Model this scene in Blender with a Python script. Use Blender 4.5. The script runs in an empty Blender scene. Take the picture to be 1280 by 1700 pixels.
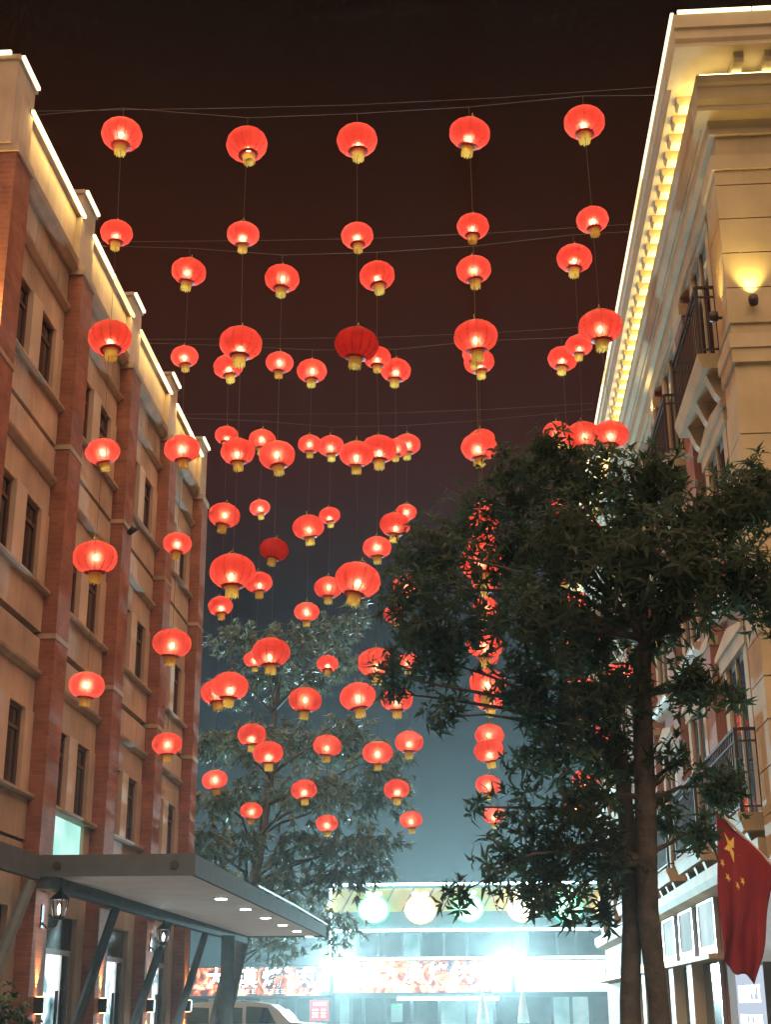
import bpy, math, random
from mathutils import Vector, Matrix

R = math.radians
scene = bpy.context.scene
C = scene.collection
random.seed(7)

# ------------------------------------------------------------------ camera
cam_data = bpy.data.cameras.new('camera')
cam_data.sensor_fit = 'VERTICAL'
cam_data.sensor_height = 36.0
cam_data.lens = 2319.0 / 1700.0 * 36.0
cam_data.clip_start = 0.1
cam_data.clip_end = 2000.0
camera = bpy.data.objects.new('camera', cam_data)
C.objects.link(camera)
camera.matrix_world = (Matrix.Translation((0, 0, 1.55)) @ Matrix.Rotation(R(3.3), 4, 'Z')
                       @ Matrix.Rotation(R(90 + 19.53), 4, 'X') @ Matrix.Rotation(R(-0.32), 4, 'Z'))
scene.camera = camera

# ------------------------------------------------------------------ night sky
world = bpy.data.worlds.new('World')
scene.world = world
world.use_nodes = True
wn, wl = world.node_tree.nodes, world.node_tree.links
wn.clear()
w_out = wn.new('ShaderNodeOutputWorld')
w_bg = wn.new('ShaderNodeBackground')
w_tc = wn.new('ShaderNodeTexCoord')
w_sep = wn.new('ShaderNodeSeparateXYZ')
w_ramp = wn.new('ShaderNodeValToRGB')
wl.new(w_tc.outputs['Generated'], w_sep.inputs[0])
wl.new(w_sep.outputs['Z'], w_ramp.inputs[0])
els = w_ramp.color_ramp.elements
els[0].position = 0.0
els[0].color = (0.060, 0.115, 0.135, 1)       # city glow low over the roofs
els[1].position = 0.75
els[1].color = (0.0012, 0.0005, 0.0003, 1)    # near-black overhead
for pos, col in ((0.14, (0.026, 0.042, 0.054, 1)), (0.27, (0.013, 0.0085, 0.012, 1)),
                 (0.36, (0.046, 0.0080, 0.0060, 1)), (0.48, (0.044, 0.0078, 0.0016, 1)),
                 (0.62, (0.0090, 0.0024, 0.0010, 1))):
    e = els.new(pos)
    e.color = col
w_bg.inputs['Strength'].default_value = 0.4
wl.new(w_ramp.outputs[0], w_bg.inputs[0])
wl.new(w_bg.outputs[0], w_out.inputs[0])

# dim, very soft night glow of the town (the lowered 'sun')
sun_data = bpy.data.lights.new('night_glow', 'SUN')
sun_data.energy = 2.9
sun_data.angle = R(104)
sun_data.color = (1.0, 0.63, 0.41)
sun = bpy.data.objects.new('night_glow', sun_data)
C.objects.link(sun)
sun.rotation_euler = (R(14), 0, 0)

scene.view_settings.view_transform = 'Standard'
scene.view_settings.look = 'None'
scene.view_settings.exposure = 1.0
scene.view_settings.gamma = 1.0
scene.view_settings.use_curve_mapping = False
scene.cycles.use_denoising = True
scene.cycles.adaptive_threshold = 0.035
scene.cycles.adaptive_min_samples = 16
scene.cycles.max_bounces = 5
scene.cycles.diffuse_bounces = 2
scene.cycles.glossy_bounces = 2
scene.cycles.transparent_max_bounces = 16
scene.cycles.volume_bounces = 0
scene.cycles.sample_clamp_indirect = 4.0
scene.cycles.caustics_reflective = False
scene.cycles.caustics_refractive = False

# ------------------------------------------------------------------ materials
def new_mat(name):
    m = bpy.data.materials.new(name)
    m.use_nodes = True
    n, l = m.node_tree.nodes, m.node_tree.links
    n.clear()
    out = n.new('ShaderNodeOutputMaterial')
    return m, n, l, out

def principled(name, col, rough=0.8, var=0.18, scale=3.0, bump=0.15, bscale=60.0, metallic=0.0, spec=0.3, streak=0.0):
    m, n, l, out = new_mat(name)
    b = n.new('ShaderNodeBsdfPrincipled')
    b.inputs['Roughness'].default_value = rough
    b.inputs['Metallic'].default_value = metallic
    b.inputs['Specular IOR Level'].default_value = spec
    tc = n.new('ShaderNodeTexCoord')
    nz = n.new('ShaderNodeTexNoise')
    nz.inputs['Scale'].default_value = scale
    nz.inputs['Detail'].default_value = 6.0
    l.new(tc.outputs['Object'], nz.inputs['Vector'])
    rp = n.new('ShaderNodeMapRange')
    rp.inputs['From Min'].default_value = 0.3
    rp.inputs['From Max'].default_value = 0.7
    rp.inputs['To Min'].default_value = 1.0 - var
    rp.inputs['To Max'].default_value = 1.0 + var * 0.5
    l.new(nz.outputs['Fac'], rp.inputs['Value'])
    fac = rp.outputs[0]
    if streak:
        mp = n.new('ShaderNodeMapping')
        mp.inputs['Scale'].default_value = (5.0, 5.0, 0.35)
        l.new(tc.outputs['Object'], mp.inputs['Vector'])
        n2 = n.new('ShaderNodeTexNoise')
        n2.inputs['Scale'].default_value = 1.6
        n2.inputs['Detail'].default_value = 5.0
        l.new(mp.outputs[0], n2.inputs['Vector'])
        r2 = n.new('ShaderNodeMapRange')
        r2.inputs['From Min'].default_value = 0.42
        r2.inputs['From Max'].default_value = 0.72
        r2.inputs['To Min'].default_value = 1.0
        r2.inputs['To Max'].default_value = 1.0 - streak
        l.new(n2.outputs['Fac'], r2.inputs['Value'])
        mu = n.new('ShaderNodeMath')
        mu.operation = 'MULTIPLY'
        l.new(fac, mu.inputs[0])
        l.new(r2.outputs[0], mu.inputs[1])
        fac = mu.outputs[0]
    mx = n.new('ShaderNodeVectorMath')
    mx.operation = 'SCALE'
    mx.inputs[0].default_value = col
    l.new(fac, mx.inputs['Scale'])
    l.new(mx.outputs[0], b.inputs['Base Color'])
    if bump:
        nb = n.new('ShaderNodeTexNoise')
        nb.inputs['Scale'].default_value = bscale
        nb.inputs['Detail'].default_value = 4.0
        l.new(tc.outputs['Object'], nb.inputs['Vector'])
        bp = n.new('ShaderNodeBump')
        bp.inputs['Strength'].default_value = bump
        bp.inputs['Distance'].default_value = 0.02
        l.new(nb.outputs['Fac'], bp.inputs['Height'])
        l.new(bp.outputs[0], b.inputs['Normal'])
    l.new(b.outputs[0], out.inputs['Surface'])
    return m

def brick_mat(name, c1, c2, mortar):
    m, n, l, out = new_mat(name)
    b = n.new('ShaderNodeBsdfPrincipled')
    b.inputs['Roughness'].default_value = 0.85
    b.inputs['Specular IOR Level'].default_value = 0.2
    tc = n.new('ShaderNodeTexCoord')
    sp = n.new('ShaderNodeSeparateXYZ')
    l.new(tc.outputs['Object'], sp.inputs[0])
    ad = n.new('ShaderNodeMath')
    l.new(sp.outputs['X'], ad.inputs[0])
    l.new(sp.outputs['Y'], ad.inputs[1])
    cb = n.new('ShaderNodeCombineXYZ')
    l.new(ad.outputs[0], cb.inputs['X'])
    l.new(sp.outputs['Z'], cb.inputs['Y'])
    bt = n.new('ShaderNodeTexBrick')
    bt.inputs['Scale'].default_value = 1.0
    bt.inputs['Brick Width'].default_value = 0.24
    bt.inputs['Row Height'].default_value = 0.075
    bt.inputs['Mortar Size'].default_value = 0.007
    bt.inputs['Color1'].default_value = (*c1, 1)
    bt.inputs['Color2'].default_value = (*c2, 1)
    bt.inputs['Mortar'].default_value = (*mortar, 1)
    l.new(cb.outputs[0], bt.inputs['Vector'])
    nz = n.new('ShaderNodeTexNoise')
    nz.inputs['Scale'].default_value = 2.5
    nz.inputs['Detail'].default_value = 6.0
    l.new(tc.outputs['Object'], nz.inputs['Vector'])
    rp = n.new('ShaderNodeMapRange')
    rp.inputs['From Min'].default_value = 0.3
    rp.inputs['From Max'].default_value = 0.7
    rp.inputs['To Min'].default_value = 0.7
    rp.inputs['To Max'].default_value = 1.15
    l.new(nz.outputs['Fac'], rp.inputs['Value'])
    vm = n.new('ShaderNodeVectorMath')
    vm.operation = 'SCALE'
    l.new(bt.outputs['Color'], vm.inputs[0])
    l.new(rp.outputs[0], vm.inputs['Scale'])
    l.new(vm.outputs[0], b.inputs['Base Color'])
    bp = n.new('ShaderNodeBump')
    bp.inputs['Strength'].default_value = 0.6
    bp.inputs['Distance'].default_value = 0.01
    bp.invert = True
    l.new(bt.outputs['Fac'], bp.inputs['Height'])
    l.new(bp.outputs[0], b.inputs['Normal'])
    l.new(b.outputs[0], out.inputs['Surface'])
    return m

def emission(name, col, strength, sample=True):
    m, n, l, out = new_mat(name)
    e = n.new('ShaderNodeEmission')
    e.inputs['Color'].default_value = (*col, 1)
    e.inputs['Strength'].default_value = strength
    l.new(e.outputs[0], out.inputs['Surface'])
    if not sample:
        m.cycles.emission_sampling = 'NONE'
    return m

def picture_sign(name, stops, strength, scale=1.6, distort=1.2):
    """backlit print: blotchy food and flame colours"""
    m, n, l, out = new_mat(name)
    e = n.new('ShaderNodeEmission')
    tc = n.new('ShaderNodeTexCoord')
    nz = n.new('ShaderNodeTexNoise')
    nz.inputs['Scale'].default_value = scale
    nz.inputs['Detail'].default_value = 3.0
    nz.inputs['Distortion'].default_value = distort
    l.new(tc.outputs['Object'], nz.inputs['Vector'])
    rp = n.new('ShaderNodeValToRGB')
    el = rp.color_ramp.elements
    el[0].position, el[0].color = stops[0][0], (*stops[0][1], 1)
    el[1].position, el[1].color = stops[-1][0], (*stops[-1][1], 1)
    for p, c in stops[1:-1]:
        x = el.new(p)
        x.color = (*c, 1)
    l.new(nz.outputs['Fac'], rp.inputs[0])
    l.new(rp.outputs[0], e.inputs['Color'])
    e.inputs['Strength'].default_value = strength
    l.new(e.outputs[0], out.inputs['Surface'])
    return m

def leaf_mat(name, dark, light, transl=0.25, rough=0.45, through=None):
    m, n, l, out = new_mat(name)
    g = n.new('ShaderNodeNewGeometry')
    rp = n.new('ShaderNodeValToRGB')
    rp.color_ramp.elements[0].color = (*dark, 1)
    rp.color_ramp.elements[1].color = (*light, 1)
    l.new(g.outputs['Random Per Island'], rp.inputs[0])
    b = n.new('ShaderNodeBsdfPrincipled')
    b.inputs['Roughness'].default_value = rough
    b.inputs['Specular IOR Level'].default_value = 0.35
    l.new(rp.outputs[0], b.inputs['Base Color'])
    t = n.new('ShaderNodeBsdfTranslucent')
    if through:
        t.inputs['Color'].default_value = (*through, 1)
    else:
        l.new(rp.outputs[0], t.inputs['Color'])
    mx = n.new('ShaderNodeMixShader')
    mx.inputs[0].default_value = transl
    l.new(b.outputs[0], mx.inputs[1])
    l.new(t.outputs[0], mx.inputs[2])
    l.new(mx.outputs[0], out.inputs['Surface'])
    return m

def shell_mat():
    """thin red gauze: part see-through, part scattering the bulb's light"""
    m, n, l, out = new_mat('lantern_gauze')
    t = n.new('ShaderNodeBsdfTranslucent')
    d = n.new('ShaderNodeBsdfDiffuse')
    x = n.new('ShaderNodeBsdfTransparent')
    lw0 = n.new('ShaderNodeLayerWeight')
    lw0.inputs['Blend'].default_value = 0.25
    rim = n.new('ShaderNodeMixRGB')
    rim.inputs['Color1'].default_value = (0.92, 0.105, 0.092, 1)
    rim.inputs['Color2'].default_value = (0.97, 0.25, 0.23, 1)  # paler edge: fabric sheen at grazing view put into the colour
    l.new(lw0.outputs['Facing'], rim.inputs['Fac'])
    l.new(rim.outputs[0], t.inputs['Color'])
    d.inputs['Color'].default_value = (0.62, 0.030, 0.022, 1)
    x.inputs['Color'].default_value = (1.0, 0.28, 0.20, 1)
    a = n.new('ShaderNodeMixShader')
    a.inputs[0].default_value = 0.35
    l.new(t.outputs[0], a.inputs[1])
    l.new(d.outputs[0], a.inputs[2])
    lw = n.new('ShaderNodeLayerWeight')
    lw.inputs['Blend'].default_value = 0.35
    mr = n.new('ShaderNodeMapRange')
    mr.inputs['To Min'].default_value = 0.55
    mr.inputs['To Max'].default_value = 1.0
    l.new(lw.outputs['Facing'], mr.inputs['Value'])
    rf = n.new('ShaderNodeBsdfRefraction')
    rf.inputs['Color'].default_value = (1.0, 0.40, 0.29, 1)
    rf.inputs['IOR'].default_value = 1.35
    rf.inputs['Roughness'].default_value = 0.85
    xr = n.new('ShaderNodeMixShader')
    xr.inputs[0].default_value = 0.32
    l.new(x.outputs[0], xr.inputs[1])
    l.new(rf.outputs[0], xr.inputs[2])
    b = n.new('ShaderNodeMixShader')
    l.new(mr.outputs[0], b.inputs[0])
    l.new(xr.outputs[0], b.inputs[1])
    l.new(a.outputs[0], b.inputs[2])
    l.new(b.outputs[0], out.inputs['Surface'])
    return m

def fringe_mat():
    m, n, l, out = new_mat('gold_fringe')
    t = n.new('ShaderNodeBsdfTranslucent')
    d = n.new('ShaderNodeBsdfDiffuse')
    t.inputs['Color'].default_value = (0.95, 0.72, 0.16, 1)
    d.inputs['Color'].default_value = (0.85, 0.64, 0.15, 1)
    a = n.new('ShaderNodeMixShader')
    a.inputs[0].default_value = 0.5
    l.new(t.outputs[0], a.inputs[1])
    l.new(d.outputs[0], a.inputs[2])
    l.new(a.outputs[0], out.inputs['Surface'])
    return m

M = {}
M['plaster'] = principled('warm_plaster', (0.50, 0.385, 0.28), 0.85, 0.34, 0.9, 0.15, 60, streak=0.14)
M['plaster_post'] = principled('pale_plaster', (0.56, 0.46, 0.36), 0.8, 0.14, 2.0, 0.08, 70, streak=0.04)
M['stone_trim'] = principled('stone_trim', (0.42, 0.33, 0.24), 0.8, 0.30, 2.0, 0.15, 60, streak=0.12)
M['brick'] = brick_mat('red_brick', (0.33, 0.135, 0.088), (0.27, 0.105, 0.070), (0.30, 0.16, 0.11))
M['brick_orange'] = brick_mat('ochre_brick', (0.42, 0.23, 0.10), (0.34, 0.18, 0.08), (0.40, 0.30, 0.18))
M['cream'] = principled('cream_stone', (0.48, 0.395, 0.225), 0.7, 0.20, 1.2, 0.06, 80, streak=0.06)
M['cream_trim'] = principled('cream_trim', (0.52, 0.43, 0.26), 0.65, 0.14, 2.0, 0.05, 80, streak=0.05)
M['salmon'] = principled('salmon_render', (0.36, 0.18, 0.12), 0.8, 0.2, 1.4, 0.10, 70, streak=0.15)
M['glass'] = principled('dark_window_glass', (0.022, 0.014, 0.012), 0.06, 0.3, 2.0, 0.0, 10, spec=0.7)
M['frame'] = principled('brown_window_frame', (0.11, 0.055, 0.04), 0.5, 0.1, 8.0, 0.05)
M['iron'] = principled('dark_iron', (0.045, 0.035, 0.03), 0.5, 0.2, 10.0, 0.05, spec=0.4)
M['steel'] = principled('grey_painted_steel', (0.115, 0.135, 0.140), 0.9, 0.15, 5.0, 0.05, spec=0.05)
M['soffit_board'] = principled('pale_soffit_board', (0.66, 0.65, 0.62), 0.6, 0.08, 3.0, 0.04)
M['cable'] = principled('steel_cable', (0.09, 0.075, 0.065), 0.6, 0.1, 20.0, 0.0)
M['cord'] = principled('black_cord', (0.10, 0.07, 0.06), 0.7, 0.1, 20.0, 0.0)
M['bark'] = principled('tree_bark', (0.075, 0.065, 0.052), 0.9, 0.4, 9.0, 0.8, 30)
M['leaf'] = leaf_mat('broad_leaf', (0.010, 0.017, 0.008), (0.026, 0.042, 0.017), 0.42, 0.75, (0.050, 0.085, 0.042))
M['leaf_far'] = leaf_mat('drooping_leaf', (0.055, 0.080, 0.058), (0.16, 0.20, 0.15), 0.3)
M['leaf_shrub'] = leaf_mat('shrub_leaf', (0.02, 0.035, 0.015), (0.05, 0.08, 0.03), 0.2)
M['asphalt'] = principled('asphalt', (0.05, 0.05, 0.05), 0.8, 0.3, 1.5, 0.4, 80)
M['paving'] = principled('grey_paving', (0.34, 0.33, 0.31), 0.75, 0.2, 1.2, 0.3, 40)
M['kerb'] = principled('kerb_stone', (0.30, 0.29, 0.27), 0.8, 0.2, 3.0, 0.2, 40)
M['soil'] = principled('ground_soil', (0.12, 0.11, 0.10), 0.9, 0.3, 0.8, 0.3, 20)
M['led'] = emission('warm_led', (1.0, 0.80, 0.44), 1.5)
M['led_dim'] = emission('warm_led_dim', (1.0, 0.76, 0.38), 0.8)
M['led_white'] = emission('cool_led', (0.62, 0.93, 1.0), 9.0)
M['led_hidden'] = emission('cove_led', (1.0, 0.78, 0.36), 6.0, False)
M['bulb'] = emission('lantern_bulb', (1.0, 0.66, 0.34), 30.0, False)
M['downlight'] = emission('downlight_lens', (0.95, 0.97, 1.0), 14.0)
M['amber'] = emission('amber_sconce_lens', (1.0, 0.55, 0.16), 8.0)
M['shell'] = shell_mat()
M['fringe'] = fringe_mat()
M['gold'] = principled('gold_cap', (0.65, 0.42, 0.12), 0.4, 0.1, 20, 0.0, metallic=0.6)
M['rib'] = principled('lantern_wire_rib', (0.16, 0.012, 0.010), 0.6, 0.1, 10, 0.0)
M['rim'] = principled('lantern_rim', (0.25, 0.015, 0.012), 0.6, 0.1, 10, 0.0)

# ------------------------------------------------------------------ mesh helpers
ORG = {}

class MB:
    def __init__(self):
        self.v, self.f = [], []
    def quad(self, a, b, c, d):
        i = len(self.v)
        self.v += [a, b, c, d]
        self.f.append((i, i + 1, i + 2, i + 3))
        return self
    def box(self, x0, x1, y0, y1, z0, z1):
        i = len(self.v)
        self.v += [(x0, y0, z0), (x1, y0, z0), (x1, y1, z0), (x0, y1, z0),
                   (x0, y0, z1), (x1, y0, z1), (x1, y1, z1), (x0, y1, z1)]
        self.f += [(i, i + 3, i + 2, i + 1), (i + 4, i + 5, i + 6, i + 7), (i, i + 1, i + 5, i + 4),
                   (i + 1, i + 2, i + 6, i + 5), (i + 2, i + 3, i + 7, i + 6), (i + 3, i, i + 4, i + 7)]
        return self
    def prism(self, pts, axis, a0, a1):
        """closed 2-D outline extruded along an axis ('X','Y','Z')"""
        def p(u, w, a):
            return {'X': (a, u, w), 'Y': (u, a, w), 'Z': (u, w, a)}[axis]
        i, k = len(self.v), len(pts)
        self.v += [p(u, w, a0) for u, w in pts] + [p(u, w, a1) for u, w in pts]
        self.f.append(tuple(i + j for j in range(k))[::-1])
        self.f.append(tuple(i + k + j for j in range(k)))
        for j in range(k):
            self.f.append((i + j, i + (j + 1) % k, i + k + (j + 1) % k, i + k + j))
        return self
    def tube(self, pts, radii, n=6, cap=True):
        pts = [Vector(p) for p in pts]
        if not isinstance(radii, (list, tuple)):
            radii = [radii] * len(pts)
        base = len(self.v)
        for k, p in enumerate(pts):
            d = (pts[min(k + 1, len(pts) - 1)] - pts[max(k - 1, 0)]).normalized()
            up = Vector((0, 0, 1)) if abs(d.z) < 0.9 else Vector((1, 0, 0))
            s = d.cross(up).normalized()
            t = s.cross(d).normalized()
            for j in range(n):
                a = 2 * math.pi * j / n
                self.v.append(tuple(p + (s * math.cos(a) + t * math.sin(a)) * radii[k]))
        for k in range(len(pts) - 1):
            for j in range(n):
                a, b = base + k * n + j, base + k * n + (j + 1) % n
                self.f.append((a, b, b + n, a + n))
        if cap:
            self.f.append(tuple(base + j for j in range(n))[::-1])
            e = base + (len(pts) - 1) * n
            self.f.append(tuple(e + j for j in range(n)))
        return self
    def lathe(self, prof, n=24, c=(0, 0, 0), wob=None):
        base = len(self.v)
        for r, z in prof:
            for j in range(n):
                a = 2 * math.pi * j / n
                rr = r * (wob(a, z) if wob else 1.0)
                self.v.append((c[0] + rr * math.cos(a), c[1] + rr * math.sin(a), c[2] + z))
        for k in range(len(prof) - 1):
            for j in range(n):
                a, b = base + k * n + j, base + k * n + (j + 1) % n
                self.f.append((a, b, b + n, a + n))
        return self
    def mesh(self, name, mat, off=(0, 0, 0), smooth=False):
        me = bpy.data.meshes.new(name)
        me.from_pydata([(x - off[0], y - off[1], z - off[2]) for x, y, z in self.v], [], self.f)
        if mat:
            me.materials.append(M[mat] if isinstance(mat, str) else mat)
        if smooth:
            me.polygons.foreach_set('use_smooth', [True] * len(me.polygons))
        me.update()
        return me
    def build(self, name, mat, parent=None, smooth=False):
        off = ORG.get(parent.name, (0, 0, 0)) if parent else (0, 0, 0)
        o = bpy.data.objects.new(name, self.mesh(name, mat, off, smooth))
        C.objects.link(o)
        if parent:
            o.parent = parent
            ORG[o.name] = off
        return o

def B(*a):
    return MB().box(*a)

def tag(o, label=None, cat=None, group=None, kind=None):
    if label: o['label'] = label
    if cat: o['category'] = cat
    if group: o['group'] = group
    if kind: o['kind'] = kind
    return o

def thing(name, label, cat, loc=(0, 0, 0), group=None, rz=0.0):
    o = bpy.data.objects.new(name, None)
    C.objects.link(o)
    o.location = loc
    o.rotation_euler = (0, 0, rz)
    ORG[o.name] = tuple(loc)
    return tag(o, label, cat, group)

def inst(name, mesh, parent, loc=(0, 0, 0), rot=(0, 0, 0), scale=(1, 1, 1)):
    o = bpy.data.objects.new(name, mesh)
    C.objects.link(o)
    o.parent = parent
    o.location, o.rotation_euler, o.scale = loc, rot, scale
    ORG[o.name] = (0, 0, 0)
    return o

def lamp(kind, name, energy, col, loc, parent=None, rot=(0, 0, 0), size=0.05, data=None, **kw):
    if data is None:
        data = bpy.data.lights.new(name, kind)
        data.energy = energy
        data.color = col
        if kind in ('POINT', 'SPOT'):
            data.shadow_soft_size = size
        for k, v in kw.items():
            setattr(data, k, v)
    o = bpy.data.objects.new(name, data)
    C.objects.link(o)
    if parent:
        o.parent = parent
        off = ORG.get(parent.name, (0, 0, 0))
        loc = tuple(Vector(loc) - Vector(off))
    o.location, o.rotation_euler = loc, rot
    return o

def glyphs(body, size, mat, parent, loc, rot, name='lettering', extrude=0.0, off=0.0):
    cu = bpy.data.curves.new('glyph', 'FONT')
    cu.body, cu.size, cu.align_x, cu.resolution_u = body, size, 'CENTER', 2
    cu.extrude, cu.offset = extrude, off
    t = bpy.data.objects.new('glyph', cu)
    C.objects.link(t)
    bpy.context.view_layer.update()
    me = bpy.data.meshes.new_from_object(t.evaluated_get(bpy.context.evaluated_depsgraph_get()))
    bpy.data.objects.remove(t)
    bpy.data.curves.remove(cu)
    me.materials.clear()
    me.materials.append(M[mat])
    off0 = ORG.get(parent.name, (0, 0, 0))
    return inst(name, me, parent, tuple(Vector(loc) - Vector(off0)), rot)

# ------------------------------------------------------------------ ground
tag(B(-150, 150, -40, 260, -0.30, -0.16).build('ground', 'soil'), kind='structure')
tag(MB().quad((-3.2, -20, 0), (1.0, -20, 0), (1.0, 52, 0), (-3.2, 52, 0)).build('road', 'asphalt'), kind='structure')
cross = tag(MB().quad((-90, 52, 0), (90, 52, 0), (90, 64, 0), (-90, 64, 0)).build('road', 'asphalt'), kind='structure')
for x0, x1 in ((-14.0, -3.35), (1.15, 12.0)):
    tag(B(x0, x1, -20, 52, -0.16, 0.12).build('pavement', 'paving'), kind='structure')
tag(B(-90, 90, 64.15, 90, -0.16, 0.12).build('pavement', 'paving'), kind='structure')
for x0 in (-3.35, 1.0):
    tag(B(x0, x0 + 0.15, -20, 52, -0.16, 0.125).build('kerb', 'kerb'), kind='structure')
tag(B(-90, 90, 64.0, 64.15, -0.16, 0.125).build('kerb', 'kerb'), kind='structure')

# ------------------------------------------------------------------ left building
LB = thing('brick_building', 'four storey building with red brick piers and plaster bays on the left of the street', 'building', (-9, 22, 0))
B(-14, -6.12, 15.40, 29.0, 0, 12.9).build('wall', 'plaster', LB)
PC = [15.52, 18.78, 22.07, 25.36, 28.72]
HW = 0.31
SILL = (4.26, 7.07, 9.86)
for i, c in enumerate(PC):
    p = B(-6.12, -5.65, c - HW, c + HW, 0, 12.05).build('pier', 'brick', LB)
    B(-6.11, -5.61, c - HW - 0.04, c + HW + 0.04, 0.0, 0.6).build('plinth', 'stone_trim', p)
    for z in (6.38, 9.2):
        B(-6.11, -5.638, c - HW - 0.012, c + HW + 0.012, z, z + 0.07).build('stone_band', 'stone_trim', p)
    B(-6.11, -5.62, c - HW - 0.03, c + HW + 0.03, 12.05, 12.16).build('capital', 'stone_trim', p)
    hd = 0.37
    B(-6.11, -5.72, c - hd, c + hd, 12.16, 13.44).build('parapet_post', 'plaster', LB)
    B(-6.13, -5.69, c - hd - 0.03, c + hd + 0.03, 13.44, 13.50).build('coping', 'stone_trim', LB)
    B(-5.688, -5.645, c - hd + 0.02, c + hd - 0.02, 13.465, 13.51).build('led_tube', 'led', LB)
B(-14, -5.90, 15.14, 15.40, 0, 12.05).build('end_wall', 'brick_orange', LB)
B(-14, -5.90, 15.17, 15.40, 12.05, 13.44).build('end_parapet', 'plaster', LB)
B(-14, -6.0, 15.10, 15.45, 13.445, 13.52).build('coping', 'stone_trim', LB)
for k in range(3):
    B(-5.80 - k * 1.2 - 1.12, -5.80 - k * 1.2, 15.05, 15.095, 13.47, 13.515).build('led_tube', 'led', LB)

def window(parent, y0, y1, z0, z1, xf, mid=True):
    f = MB().box(xf - 0.03, xf + 0.03, y0, y0 + 0.06, z0, z1).box(xf - 0.03, xf + 0.03, y1 - 0.06, y1, z0, z1)
    f.box(xf - 0.03, xf + 0.03, y0 + 0.06, y1 - 0.06, z0, z0 + 0.06).box(xf - 0.03, xf + 0.03, y0 + 0.06, y1 - 0.06, z1 - 0.06, z1)
    if mid:
        f.box(xf - 0.025, xf + 0.025, y0 + 0.06, y1 - 0.06, z0 + 0.70 * (z1 - z0), z0 + 0.70 * (z1 - z0) + 0.05)
    w = f.build('window', 'frame', parent)
    B(xf - 0.010, xf + 0.004, y0 + 0.05, y1 - 0.05, z0 + 0.05, z1 - 0.05).build('pane', 'glass', w)
    return w

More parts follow.
